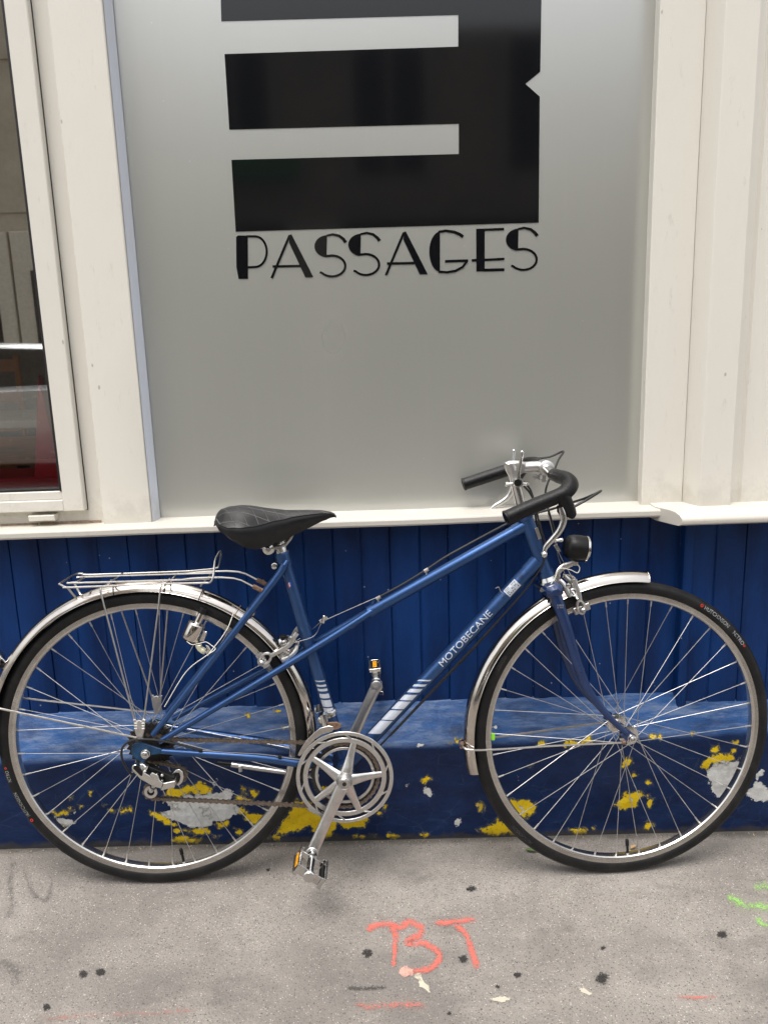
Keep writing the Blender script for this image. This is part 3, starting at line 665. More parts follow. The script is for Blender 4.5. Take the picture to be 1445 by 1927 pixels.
# right reveal, panel, pilaster
x1, x2 = xs_of(1224, 495, YP), xs_of(1304, 495, YP)
x3, x4, x5 = xs_of(1339.5, 495, YPIL), xs_of(1400.5, 495, YPIL), xs_of(1417, 495, -.03)
b = MB(); vprof(b, [(XR+.0015, YG-.0005), (XR+.002, YG-.004), (x1-.001, YP+.004), (x1-.0005, YP+.0015), (x1+.001, YP), (x2, YP), (x2+.0002, YP+.01)]); b.build('panel', 'white', shop, angle=20)
b = MB(); vprof(b, [(x2+.0015, YP+.01), (x2+.0015, YP-.001), (x3-.003, YPIL+.004), (x3-.001, YPIL+.001), (x3+.001, YPIL), (x4-.001, YPIL), (x4+.0015, YPIL+.001), (x4+.003, YPIL+.004)]); b.build('pilaster', 'white', shop, angle=20)
b = MB(); vprof(b, [(x4+.0025, YPIL+.006), (x4+.006, -.034), (x5-.002, -.028), (x5+.002, -.031), (x5+.004, -.033), (2.8, -.033)]); b.build('panel', 'white', shop, angle=20)
# masonry over and beside the shop
b = MB(); b.box((-12, .02, ZT), (12, .6, 13)); b.box((-12, -.06, -.3), (-2.6, .6, ZT-.001)); b.box((2.8, -.06, -.3), (12, .6, ZT-.001)); b.box((-12, -.12, ZT+.5), (12, .019, ZT+.7), .02)
b.build('upper_wall', 'stone', shop)
# the room behind the clear pane
b = MB(); yb = 3.2
b.add([(-3.6, .06, 0), (0, .06, 0), (0, yb, 0), (-3.6, yb, 0), (-3.6, .06, 2.9), (0, .06, 2.9), (0, yb, 2.9), (-3.6, yb, 2.9)], [(0, 1, 2, 3), (4, 7, 6, 5), (0, 3, 7, 4), (1, 5, 6, 2), (3, 2, 6, 7)])
b.build('room', 'room', shop, fixn=False)

# furniture seen through the pane
def wooden_table(cx, cy, zt, L, Wd, tm='wood'):
    t = empty('wooden_table', (cx, cy, 0))
    b = MB(); b.box((-L/2, -Wd/2, zt-.03), (L/2, Wd/2, zt), .004); b.build('tabletop', tm, t)
    for i in (-1, 1):
        for j in (-1, 1):
            b = MB(); b.tube([(i*(L/2-.08), j*(Wd/2-.08), 0), (i*(L/2-.14), j*(Wd/2-.1), zt-.03)], .018, 8); b.build('leg', 'dark', t)
    return t
def wooden_chair(cx, cy, rz):
    t = empty('wooden_chair', (cx, cy, 0)); t.rotation_euler = (0, 0, rz)
    b = MB(); b.box((-.2, -.2, .43), (.2, .2, .46), .008); b.build('seat', 'wood', t)
    for i in (-1, 1):
        b = MB(); b.tube([(i*.18, -.18, 0), (i*.18, -.18, .43)], .017, 8); b.build('leg', 'wood', t)
        b = MB(); b.tube([(i*.18, .18, 0), (i*.18, .19, .45), (i*.17, .25, .9)], .017, 8); b.build('leg', 'wood', t)
    b = MB()
    for k, z in enumerate((.62, .74, .86)): b.obox((0, .21+k*.016, z), (1, 0, 0), (0, .1, 1), (.33, .014, .05), .004)
    b.build('backrest', 'wood', t); return t
t = wooden_table(-1.45, .62, .93, 1.2, .55); tag(t, 'orange brown wooden high table just inside the clear left window', 'table')
t = wooden_table(-1.75, 1.55, .96, 1.3, .7, 'shop_cream'); tag(t, 'cream topped high table deeper inside the clear left window', 'table')
t = wooden_chair(-2.05, 2.35, .2); t.scale = (1, 1, 1.35); tag(t, 'wooden slatted chair behind the cafe table, deeper in the room', 'chair')
t = wooden_chair(-1.62, 2.4, -.3); t.scale = (1, 1, 1.35); tag(t, 'wooden slatted chair nearest the window frame, seen through the left pane', 'chair')
b = MB(); xr0 = xs_of(78, 820, .13)
b.prism([(xs_of(70, 925, .13), zs_of(70, 925, .13)-.35), (xs_of(118, 925, .13)+.1, zs_of(118, 925, .13)-.35), (xs_of(118, 925, .13)+.02, zs_of(110, 925, .13)), (xs_of(84, 722, .13)+.0, zs_of(84, 722, .13)+.02), (xs_of(80, 760, .13), zs_of(80, 760, .13)), (xs_of(74, 912, .13), zs_of(74, 912, .13))], .10, .13, .002)
tag(b.build('red_menu_board', 'red_paint'), 'tall dark red folding board leaning inside the clear left window', 'menu board')
b = MB(); b.box((-1.9, .07, .55), (-.72, .26, .905), .004); tag(b.build('red_bench', 'red_paint'), 'low dark red bench top along the bottom of the clear left window', 'bench')

# street behind the camera, which the panes and the chrome reflect
bl = empty('opposite_building', (0, -11, 0)); tag(bl, 'pale stone building across the street, mirrored in the window panes', 'building')
def lb(bm, a, c, bev=0): bm.box((a[0], a[1]+11, a[2]), (c[0], c[1]+11, c[2]), bev)
b = MB(); lb(b, (-14, -12, -.5), (14, -11.2, 6.0))
lb(b, (-10, -12.01, 5.9), (-4.6, -11.22, 9.5), .05)
for k in range(2):
    z = 3.5+k*2.2
    lb(b, (-14, -11.21, z), (14, -11.17, z+.06))
b.build('wall', 'stone', bl)
for i in range(-5, 6):
    for j in range(1):
        b = MB(); x = i*2.4+.5; z = 3.95+j*2.9; lb(b, (x-.55, -11.19, z), (x+.55, -11.14, z+1.9)); o = b.build('window', 'dark_glass', bl)
        b = MB(); 
        for (a, c) in (((x-.62, z-.05), (x-.55, z+1.95)), ((x+.55, z-.05), (x+.62, z+1.95)), ((x-.62, z+1.9), (x+.62, z+1.98)), ((x-.03, z), (x+.03, z+1.9))): lb(b, (a[0], -11.15, a[1]), (c[0], -11.10, c[1]))
        b.build('frame', 'white', o)
for (xa, xb, m_) in ((-14, -7.4, 'shop_dark'), (-7.4, -6.04, 'shop_cream'), (-6.04, -5.84, 'shop_dark'), (-5.84, -5.55, 'shop_cream'), (-5.55, -4.4, 'shop_cream'), (-4.4, -3.9, 'shop_dark'), (-3.9, -1.2, 'shop_dark'), (-1.2, -.3, 'shop_cream'), (-.3, 3.2, 'shop_dark'), (3.2, 3.8, 'stone'), (3.8, 8, 'shop_dark'), (8, 14, 'shop_cream')):
    b = MB(); lb(b, (xa+.02, -11.19, -.3), (xb-.02, -11.05, 3.2), .02); o = b.build('shop_panel', m_, bl)
    if xb-xa > 1: b = MB(); lb(b, (xa+.3, -11.04, .8), (xb-.3, -11.02, 2.6)); b.build('pane', 'dark_glass', o)
b = MB(); lb(b, (-6.5, -11.14, 3.95), (-5.95, -10.9, 4.35), .02); b.build('sign_board', 'shop_green', bl)
b = MB(); lb(b, (-2.5, -11.14, 3.85), (-.9, -10.9, 4.4), .02); b.build('sign_board', 'shop_green', bl)
car = empty('parked_car', (-4.0, -7.0, -.05)); tag(car, 'silver car parked across the street, mirrored in the clear left pane', 'car')
sec = [(-2.15, .42, .62, .72), (-2.0, .30, .80, .80), (-1.35, .26, .92, .86), (-.9, .25, .97, .88), (.9, .25, 1.0, .88), (1.7, .27, .98, .84), (2.1, .38, .85, .76)]
b = MB(); vs = []
for (x, z0, z1, hw) in sec: vs += [(x, -hw+.06, z0), (x, -hw, z0+.15), (x, -hw, (z0+z1)/2), (x, -hw+.04, z1-.05), (x, -hw+.12, z1), (x, hw-.12, z1), (x, hw-.04, z1-.05), (x, hw, (z0+z1)/2), (x, hw, z0+.15), (x, hw-.06, z0)]
b.add(vs, [(i*10+j, i*10+(j+1) % 10, (i+1)*10+(j+1) % 10, (i+1)*10+j) for i in range(6) for j in range(10)]+[tuple(range(10)), tuple(range(60, 70))])
b.prism([(-1.25, .95), (-.5, 1.36), (.1, 1.44), (1.0, 1.40), (1.75, 1.0)], -.68, .68, .10); body = b.build('body', 'car_paint', car, angle=50)
for s_ in (-1, 1):
    b = MB(); b.prism([(-1.02, 1.0), (-.45, 1.32), (.08, 1.38), (.14, 1.0)], s_*.675, s_*.69); b.build('window', 'dark_glass', car)
    b = MB(); b.prism([(.2, 1.0), (.16, 1.38), (.95, 1.34), (1.35, 1.0)], s_*.675, s_*.69); b.build('window', 'dark_glass', car)
    for xx in (-.15, .95): b = MB(); b.obox((xx, s_*.90, .86), (1, 0, 0), (0, 0, 1), (.22, .03, .03), .01); b.build('handle', 'chrome_clean', car)
    for xx in (-1.35, 1.35):
        b = MB(); b.lathe((xx, s_*.70, .31), (0, s_, 0), [(0, .31), (.18, .31), (.2, .29), (.2, .2), (.18, .0)], 24); b.build('wheel', 'dark', car)

# ================================================================== THE BICYCLE
_l, _pt = R(3.5), R(1.1)
BX = Vector((math.cos(_pt), 0, -math.sin(_pt))); BN = Vector((0, math.cos(_l), -math.sin(_l))); BN = (BN-BX*BN.dot(BX)).normalized(); BZ = BX.cross(BN)
RTY = .340
BO = Vector((-.497, -.185, .3495))-BZ*RTY
MBK = Matrix(((BX.x, BN.x, BZ.x, BO.x), (BX.y, BN.y, BZ.y, BO.y), (BX.z, BN.z, BZ.z, BO.z), (0, 0, 0, 1)))
def P(px, py, n=0.): return PX(MBK, px, py, n)
Hb, Ht = P(1031, 1093), P(957, 876); HA = (Ht-Hb).normalized()
S = Matrix.Translation(Hb) @ Matrix.Rotation(R(4), 4, HA) @ Matrix.Translation(-Hb)
MST = MBK @ S
def Q(px, py, n=0.): return PX(MST, px, py, n)
def mir(p): return Vector((p[0], -p[1], p[2]))
bike = empty('bicycle', mw=MBK)
tag(bike, 'blue bicycle with chrome mudguards, wire rear rack and black grips, leaning on the shop front', 'bicycle')
RC = Vector((0, 0, RTY)); FC = Q(1170.2, 1372, 0)
BB = P(650, 1441, 0)

# frame
fr = MB()
def both(fn):
    fn(1); fn(-1)
ST_T = P(530.5, 1040); SA = (ST_T-BB).normalized()
fr.tube([BB, ST_T], .0143, 18)
fr.tube([ST_T-SA*.030, ST_T-SA*.002], .0163, 18); fr.tube([ST_T-SA*.002, ST_T+SA*.0015], [.0163, .0155], 18)
HD0, HD1 = Hb+HA*.012, P(985.5, 968)
fr.tube([HD0, HD1], .0163, 20); fr.tube([HD0, HD0+HA*.012], [.0185, .0178], 20); fr.tube([HD1-HA*.010, HD1], [.0178, .0185], 20)
DT_T = P(1012, 1055)
fr.tube([BB, DT_T], .0157, 20); DA = (DT_T-BB).normalized(); fr.tube([DT_T-DA*.034, DT_T], [.0168, .0178], 20)
TT_T, TT_B = P(990, 987), P(696, 1151.5); TA = (TT_T-TT_B).normalized()
fr.tube([TT_B, TT_T], .0127, 18); fr.tube([TT_T-TA*.030, TT_T], [.0137, .0150], 18); fr.tube([TT_B-TA*.002, TT_B+TA*.012], .0136, 18)
for s_ in (-1, 1):
    def sm(p): return p if s_ < 0 else mir(p)
    # twin lateral stays
    fr.tube([sm(P(702, 1147, -.004)), sm(P(688, 1158, -.0085)), sm(P(587.6, 1222, -.0215)), sm(P(420, 1324, -.045)), sm(P(300, 1396, -.060))], [.0078, .0078, .0078, .0070, .0062], 12, k=5)
    # seat stays
    fr.tube([sm(P(536, 1063, -.0185)), sm(P(516, 1094, -.0245)), sm(P(400, 1242, -.048)), sm(P(288, 1383, -.060))], [.0085, .0078, .0076, .0062], 12, k=4)
    fr.tube([sm(P(541, 1055, -.014)), sm(P(531, 1072, -.0195))], [.0060, .0088], 12)
    # chain stays
    fr.tube([sm(P(294, 1412, -.060)), sm(P(330, 1415, -.056)), sm(P(480, 1425, -.040)), sm(P(566, 1436, -.031)), sm(P(625, 1441, -.022))], [.0062, .0070, .0096, .0100, .0098], 12, k=5)
fr.lathe(BB-Vector((0, .035, 0)), (0, 1, 0), [(0, .017), (0, .0215), (.07, .0215), (.07, .017)], 24)
fr.tube([P(500, 1118, -.026), mir(P(500, 1118, -.026))], .006, 10)
fr.tube([P(575, 1437, -.032), mir(P(575, 1437, -.032))], .006, 10)
for (px_, py_) in ((805, 1071), (1001, 1052)): pass
fr.tube([P(700, 1140, -.002), P(703, 1130, -.002)], .0035, 8)
frame = fr.build('frame', 'frame_paint', bike)
def c7(x, y): return (200+x/8.028, 1350+y/8.028)
def plate(bm, pts, n0, n1, fr_=P, bev=.0006):
    p3 = [fr_(px, py, (n0+n1)/2) for px, py in pts]; bm.prism([(p.x, p.z) for p in p3], n0, n1, bev)
for s_ in (1, -1):
    b = MB(); pts = [c7(*p) for p in ((385,470),(400,420),(450,380),(540,375),(640,410),(740,440),(840,470),(840,540),(700,560),(640,600),(600,650),(550,680),(500,650),(430,600),(390,540))]
    p3 = [P(px, py, -.0625) for px, py in pts]; b.prism([(p.x, p.z) for p in p3], -.0655*s_ if s_ > 0 else .0605, -.0600*s_ if s_ > 0 else .0655, .001); b.build('dropout', 'dropout', frame)
# decals on the tubes
def on_tube(A0, B0, r, m0):
    A0 = Vector(A0); ax = (Vector(B0)-A0).normalized(); cl = MBK.inverted() @ CAMP
    def f(s, e, lift=.00025):         # s along the axis, e around it (metres), 0 faces the camera
        c = A0+ax*s; d = cl-c; d = (d-ax*d.dot(ax)).normalized(); u = d.cross(ax)
        if u.z < 0: u = -u
        th = e/r; return c+(d*math.cos(th)+u*math.sin(th))*(r+lift)
    return f, ax
def patch(b, f, s0, s1, e0, e1, skew, ns=4, ne=8, lift=.00025):
    vs = [f(s0+(s1-s0)*i/ns-skew*(e0+(e1-e0)*j/ne), e0+(e1-e0)*j/ne, lift) for i in range(ns+1) for j in range(ne+1)]
    b.add(vs, [(i*(ne+1)+j, i*(ne+1)+j+1, (i+1)*(ne+1)+j+1, (i+1)*(ne+1)+j) for i in range(ns) for j in range(ne)])
def axis_s(A0, ax, px, py): return (P(px, py, 0)-Vector(A0)).dot(ax)
fD, axD = on_tube(BB, DT_T, .0157, 0)
sA, sB = axis_s(BB, axD, 830, 1249), axis_s(BB, axD, 925, 1152)
V2, F2, wid = text2d('MOTOBECANE', .0, 1)
b = MB(); capH = .0145
b.add([f3 for f3 in (fD(sA+(sB-sA)*x/wid, (y-.5)*capH-.0005, .0003) for x, y in V2)], F2); b.build('lettering', 'decal', frame, fixn=False)
b = MB()
for (y0, y1) in ((1277.5, 1280), (1286, 1290), (1294.5, 1301), (1305.5, 1315.5), (1318, 1332), (1334.5, 1352), (1354, 1378)):
    xa = 650+(1441-y0)/1.064; xb = 650+(1441-y1)/1.064
    m_ = P((xa+xb)/2, (y0+y1)/2, 0)
    patch(b, fD, axis_s(BB, axD, xb, y1), axis_s(BB, axD, xa, y0), -.0085, .0135, .94)
b.build('stripe_decal', 'decal', frame, fixn=False)
fS, axS = on_tube(BB, ST_T, .0143, 0)
b = MB()
for (y0, y1) in ((1277.3, 1279.3), (1285, 1288.5), (1292.5, 1297), (1302, 1310), (1313.5, 1326), (1328.5, 1336)):
    xa = 650-(1441-y0)*.2982; xb = 650-(1441-y1)*.2982; patch(b, fS, axis_s(BB, axS, xb, y1), axis_s(BB, axS, xa, y0), -.011, .011, .30)
b.build('stripe_decal', 'decal', frame, fixn=False)
for k, mm in enumerate(('blue_ink', 'decal', 'red')):
    b = MB(); s_ = axis_s(BB, axS, 546, 1097)
    patch(b, fS, s_-.003+k*0, s_+.006, -.0075-.0025*0+(.0025*(2-k))+.0, -.005+.0025*(2-k), -.5); 
    b.build('flag_decal', mm, frame, fixn=False)
b = MB(); s0 = axis_s(BB, axD, 954, 1118); s1 = axis_s(BB, axD, 975, 1096); patch(b, fD, s0, s1, -.010, .0105, 0, lift=.0003); st = b.build('sticker', 'decal', frame, fixn=False)
b = MB()
for r_, (tx, hh) in enumerate((('IIII  IN', .0045), ('II  KK', .0045), ('IIII I', .0030))):
    V2, F2, wid = text2d(tx, .01, 0); w_ = .0165; e0 = .0085-r_*.0062
    b.add([fD(s0+.003+(s1-s0-.006)*(x/wid), e0-hh+y*hh, .0005) for x, y in V2], F2)
b.build('sticker_print', 'decal_dark', st, fixn=False)
b = MB(); s0 = axis_s(BB, axD, 979, 1090)
for (a_, c_) in ((0, .010), (.0115, .0125)): patch(b, fD, s0+a_, s0+c_, -.001, .009, 0)
b.build('emblem_decal', 'fork_paint', frame, fixn=False)
# number plate rivet on head tube
b = MB(); pp = P(1012, 1004, -.0172); b.obox(pp, HA, (0, 1, 0), (.026, .007, .0015), .0004); b.build('badge', 'steel_wire', frame)

# wheels
def wheel(center, ml, valve_px, fr_, drive):
    vp = fr_(*valve_px, 0); va = math.atan2(vp.z-center.z, vp.x-center.x)
    b = MB()   # hub as the wheel's own mesh
    if drive: fl = [(-.020, .0225), (.036, .0225)]; ends = .0655
    else: fl = [(-.034, .019), (.034, .019)]; ends = .050
    (n0, r0), (n1, r1) = fl
    b.lathe((0, n0-.004, 0), (0, 1, 0), [(0, .010), (.002, r0+.003), (.005, r0+.003), (.007, .012), (.012, .010), (n1-n0-.004, .010), (n1-n0+.001, .012), (n1-n0+.003, r1+.003), (n1-n0+.006, r1+.003), (n1-n0+.008, .010)], 28)
    b.lathe((0, -ends-.006, 0), (0, 1, 0), [(0, .0044), (2*ends+.012, .0044)], 12)
    for s_ in (-1, 1):
        b.lathe((0, s_*(ends+.001), 0), (0, s_, 0), [(0, .0100), (.0015, .0104), (.003, .0098), (.0032, .0085), (.0095, .0082), (.0105, .0068), (.0105, .0046)], 6 if 0 else 18)
        b.lathe((0, s_*(ends+.0105), 0), (0, s_, 0), [(0, .0050), (.005, .0048), (.0056, .0035)], 12)
    W_ = b.build('wheel', 'chrome_clean', bike, ml)
    b = MB(); pr = [(.3165, -.0085), (.3172, -.0098), (.3165, -.0112), (.3140, -.0114), (.3045, -.0114), (.3015, -.0104), (.2995, -.0078), (.2988, -.003), (.2986, 0), (.2988, .003), (.2995, .0078), (.3015, .0104), (.3045, .0114), (.3140, .0114), (.3165, .0112), (.3172, .0098), (.3165, .0085), (.311, .0080), (.3085, 0), (.311, -.0080)]
    b.sweep((0, 0, 0), pr, seg=180); b.build('rim', 'rim', W_, angle=25)
    b = MB(); pr = []
    for i in range(22):
        a = -2.62+5.24*i/21; rr_ = .3235+.0165*math.cos(a); nn = .0148*math.sin(a)
        if abs(a) < .45: rr_ -= .0
        if .5 < abs(a) < .7: rr_ -= .0009
        pr.append((rr_, nn))
    pr += [(.309, .004), (.309, -.004)]
    b.sweep((0, 0, 0), pr, seg=200); ty = b.build('tyre', 'tyre', W_, angle=22)
    for k in range(36):
        th = va+R(5)+k*R(10); near = (k % 2 == 0); lead = (k//2) % 2
        n_, rf = fl[0] if near else fl[1]; dirn = 1 if lead else -1
        ph = th+dirn*R(62); out = .0018*(1 if (lead) else -1)*(-1 if near else 1)
        A0 = Vector((math.cos(ph)*rf, n_+out, math.sin(ph)*rf)); A1 = Vector((math.cos(th)*.2992, (-.0022 if near else .0022), math.sin(th)*.2992))
        d = (A1-A0).normalized(); b = MB(); b.tube([A0-Vector((0, out*2.2, 0)), A0, A0+d*.004, A1-d*.004], .00078, 6); b.tube([A1-d*.0135, A1+d*.0005], [.0017, .0021], 8); b.build('spoke', 'spoke', W_)
    b = MB(); vd = Vector((math.cos(va), 0, math.sin(va))); b.tube([vd*.301, vd*.2985, vd*.2984, vd*.2962], [.0052, .0052, .0042, .0042], 12); b.m = 1
    b.tube([vd*.2962, vd*.280, vd*.279, vd*.266, vd*.2645], [.0030, .0028, .0042, .0040, .0026], 10); b.build('valve', ['chrome_clean', 'black_plastic'], W_)
    return W_, ty, va
RW, RT_, va_r = wheel(RC, Matrix.Translation(RC), (346, 1620), P, True)
FWH, FT_, va_f = wheel(FC, S @ Matrix.Translation(FC), (1180.5, 1612), Q, False)
# tyre lettering on the near sidewall
def tyre_text(ty, body, c, fr_, p0, p1, hgt, flip, matn, rmid=.3275, name='lettering', bold=.0):
    a0, a1 = [math.atan2(fr_(*p, -.0145).z-c.z, fr_(*p, -.0145).x-c.x) for p in (p0, p1)]
    if flip:
        while a1 < a0: a1 += 2*math.pi
        while a1-a0 > math.pi: a1 -= 2*math.pi
    V2, F2, wid = text2d(body, bold, 0); b = MB(); vs = []
    for x, y in V2:
        a = a0+(a1-a0)*x/wid; rr_ = rmid+(y-.5)*hgt
        al = math.acos(max(-1, min(1, (rr_-.3235)/.0165))); nn = -.0148*math.sin(al)-.0003; vs.append((math.cos(a)*rr_, nn, math.sin(a)*rr_))
    b.add(vs, F2); b.build(name, matn, ty, fixn=False)
tyre_text(FT_, 'HUTCHINSON', FC, Q, (1323, 1147), (1367, 1183), .0085, False, 'decal_grey')
tyre_text(FT_, 'NITRO', FC, Q, (1376, 1193), (1396, 1214), .0085, False, 'decal_grey')
tyre_text(RT_, 'NITRO', RC, P, (26.5, 1470), (18, 1450), .0085, False, 'decal_grey')
tyre_text(RT_, 'HUTCHINSON', RC, P, (61, 1533), (35, 1490), .0085, False, 'decal_grey')
tyre_text(FT_, 'HUTCHINSON', FC, Q, (957, 1238), (938, 1262), .0085, False, 'decal_ghost')
tyre_text(FT_, 'HUTCHINSON', FC, Q, (998, 1590), (965, 1555), .0085, False, 'decal_ghost')
def tyre_dot(ty, c, fr_, p, r):
    q = fr_(*p, -.0145); rr_ = math.hypot(q.x-c.x, q.z-c.z); a = math.atan2(q.z-c.z, q.x-c.x); b = MB(); cc = Vector((math.cos(a)*.3275, -.0146, math.sin(a)*.3275))
    b.lathe(cc, (0, 1, 0), [(0, r*.1), (-.0004, r), (.001, r)], 14); b.m = 1; b.lathe(cc-Vector((0, .0004, 0)), (0, 1, 0), [(0, r*.0+.0001), (0, r*.45)], 10); b.build('red_mark', ['red', 'dark'], ty)
tyre_dot(FT_, FC, Q, (1318, 1143), .0036); tyre_dot(FT_, FC, Q, (1397, 1217), .0025); tyre_dot(RT_, RC, P, (66, 1540), .0036); tyre_dot(RT_, RC, P, (17, 1445), .0025)
# freewheel
b = MB()
for i, (r_, n_) in enumerate(((.050, -.0270), (.044, -.0315), (.038, -.0360), (.033, -.0405), (.029, -.0450))):
    T = round(2*math.pi*r_/.0127); pts = []
    for j in range(T*4):
        a = 2*math.pi*j/(T*4); q = (r_+.0035, r_-.001, r_-.0035, r_-.001)[j % 4]; pts.append((math.cos(a)*q, math.sin(a)*q))
    b.prism(pts, n_-.001, n_+.001)
b.lathe((0, -.050, 0), (0, 1, 0), [(0, .016), (.001, .024), (.030, .026)], 24); b.build('freewheel', 'cog', RW, angle=20)
b = MB(); b.lathe((0, -.0235, 0), (0, 1, 0), [(0, .0462), (.0004, .0500), (.0012, .0500), (.0016, .0462), (0, .0462)], 40); b.build('spoke_guard', 'steel_wire', RW)
# green tag clipped on a front spoke
b = MB(); b.obox(Q(924.5, 1386.5, -.004)-FC, (1, 0, 0), (0, 0, 1), (.0155, .004, .0155), .001); b.build('spoke_tag', 'green_tag', FWH)

# fork
b = MB()
fpts = [(1043, 1117, -.033), (1051, 1139, -.036), (1067.6, 1188, -.041), (1084, 1243.8, -.045), (1103.6, 1293.6, -.0475), (1125.8, 1326.8, -.049), (1153.5, 1357.3, -.050), (1178, 1380, -.0505)]
for s_ in (-1, 1):
    pp = [Q(*p) for p in fpts]; pp = pp if s_ < 0 else [mir(p) for p in pp]
    b.tube(pp, [.0135, .0132, .0122, .0112, .0098, .0083, .0066, .0058], 14, k=4, flat=(1., .78), up=(0, 1, 0))
    b.obox(Q(1181, 1384, -.0505) if s_ < 0 else mir(Q(1181, 1384, -.0505)), (.8, 0, -.6), (0, 1, 0), (.030, .021, .0045), .0015)
    c_ = Q(1173, 1397, -.052) if s_ < 0 else mir(Q(1173, 1397, -.052)); b.obox(c_, (1, 0, .2), (0, 1, 0), (.014, .010, .004), .001)
cA, cB = Q(1042, 1112, -.036), mir(Q(1042, 1112, -.036))
b.obox((cA+cB)/2, (0, 1, 0), HA, (.096, .036, .026), .008); b.tube([Hb-HA*.018, Hb+HA*.002], [.018, .0175], 18)
fork = b.build('fork', 'fork_paint', bike, S)
b = MB(); q0 = Q(1053, 1141, -.0475)
for r_ in range(2):
    V2, F2, wid = text2d(('IIIII', 'II IIII')[r_], .0, 0)
    b.add([q0+Vector((x/wid*.0125-.006, -.0016, (y-.5)*.0036+.0027-r_*.0050)) for x, y in V2], F2)
b.build('lettering', 'decal_grey', fork, fixn=False)
# headset
b = MB(); b.lathe(Hb-HA*.004, HA, [(0, .017), (.001, .0215), (.007, .0225), (.010, .021), (.0155, .0185)], 28); b.lathe(HD1-HA*.001, HA, [(0, .0185), (.003, .0205), (.009, .0205), (.011, .018), (.013, .0175), (.014, .0172), (.0205, .0168), (.021, .013)], 24)
b.build('headset', 'chrome_clean', bike)
# stem
stt = Q(961, 877); b = MB(); b.tube([HD1+HA*.016, stt-HA*.004], .0108, 20); stem = b
b.m = 1; b.tube([stt-HA*.022, stt-HA*.004, stt+HA*.006], [.0112, .0145, .0130], 20)
CL = Q(1024, 880); b.tube([stt-HA*.001, Q(985, 879.5), Q(1006, 878), CL+Vector((-.004, 0, .001))], [.0125, .0120, .0118, .0135], 16, k=4)
p3 = [Q(*q, 0) for q in ((949, 871), (956, 867.5), (978, 866.5), (990, 872), (986, 888), (977, 893), (974, 912), (963, 912))]; b.prism([(p.x, p.z) for p in p3], -.0125, .0125, .005)
b.lathe(CL-Vector((0, .020, 0)), (0, 1, 0), [(0, .0130), (.002, .0160), (.038, .0160), (.040, .0130)], 28)
b.obox(CL+Vector((-.004, 0, -.021)), (1, 0, 0), (0, 0, 1), (.016, .024, .018), .004); b.obox(CL+Vector((-.020, 0, -.019)), (1, 0, 0), (0, 0, 1), (.012, .010, .010), .003)
b.lathe(stt+HA*.005, HA, [(0, .008), (.004, .008), (.004, .004), (.002, .003)], 6)
b.build('stem', ['chrome_clean', 'alu'], bike, S)
# handlebar
HN = .168
hb = [(1024, 880, 0), (1034, 887, -.045), (1041, 893, -.075), (1052, 897, -.105), (1066, 902, -.135), (1073, 913, -.156), (1062, 927, -HN), (1046, 935, -HN-.002), (1000, 953.5, -HN-.004), (954, 974, -HN-.006)]
hp = [Q(*p) for p in hb]; hp[0].y = 0
hf = [Q(*p) for p in ((1020, 877, .030), (1016, 876, .070), (1012, 873, .105), (1005, 871, .135), (993, 872, HN-.010), (976, 877, HN), (945, 887.5, HN+.002), (874, 911, HN+.005))]
b = MB(); full = hf[::-1]+hp
b.tube(full, .0112, 16, k=5); hbar = b.build('handlebar', 'chrome_clean', bike, S)
for s_ in (-1, 1):
    pp = list(hp[2:]) if s_ < 0 else list(hf[1:])
    d0 = (pp[1]-pp[0]).normalized(); start = pp[0]
    b = MB(); b.tube([start]+pp[1:], [.0128, .0138, .0148, .0158, .0152, .0146, .0145, .0143][:len(pp)] if s_ < 0 else [.0128, .0138, .0146, .0150, .0146, .0145, .0143], 18, k=5)
    e = (pp[-1]-pp[-2]).normalized(); b.lathe(pp[-1]-e*.001, e, [(0, .0143), (.002, .0152), (.0045, .0150), (.0055, .0120), (.0045, .0100), (.004, .001)], 18); b.build('grip', 'grip', bike, S)
    # wrap ridges
    # brake lever and hood
    f_ = (lambda p: p) if s_ < 0 else mir
    b = MB(); n_ = -HN-.004
    if s_ > 0: b.tube([Q(990, 868, HN), Q(984, 880, HN), Q(976, 896, HN), Q(971, 906, HN)], [.0145, .0140, .0115, .0070], 14, k=4, flat=(1., .85), up=(0, 1, 0))
    else: b.tube([f_(Q(1056, 930, n_)), f_(Q(1062, 942, n_)), f_(Q(1069, 956, n_)), f_(Q(1073, 968, n_-.001)), f_(Q(1071, 975, n_-.001))], [.0150, .0148, .0130, .0118, .0060], 14, k=4, flat=(1., .85), up=(0, 1, 0))
    if s_ < 0: b.tube([f_(Q(1052, 951, n_)), f_(Q(1053, 961, n_)), f_(Q(1058, 972, n_))], [.005, .006, .004], 8)
    lv = b.build('brake_lever', 'grip', bike, S)
    b = MB(); n2 = n_-.006
    if s_ > 0:
        b.tube([Q(*p, HN) for p in ((972, 904), (965, 915), (962, 924), (955, 936), (943, 945.5), (930, 953), (922, 961), (918.5, 967))], [.0060, .0070, .0066, .0060, .0056, .0050, .0042, .0040], 12, k=4, flat=(1., .62), up=(0, 1, 0)); b.ball(Q(917.5, 969.5, HN), .0066); b.build('lever_blade', 'alu', lv); continue
    b.tube([f_(Q(*p, n2)) for p in ((1055, 955), (1058.5, 967), (1060, 981), (1053, 998), (1040, 1014), (1028.5, 1027), (1024.5, 1036), (1023.8, 1042))], [.0050, .0070, .0072, .0066, .0060, .0054, .0042, .0040], 12, k=4, flat=(.9, .55) if 0 else (1., .62), up=(0, 1, 0))
    b.ball(f_(Q(1023.6, 1043.5, n2)), .0066); b.build('lever_blade', 'chrome_clean' if s_ < 0 else 'alu', lv)
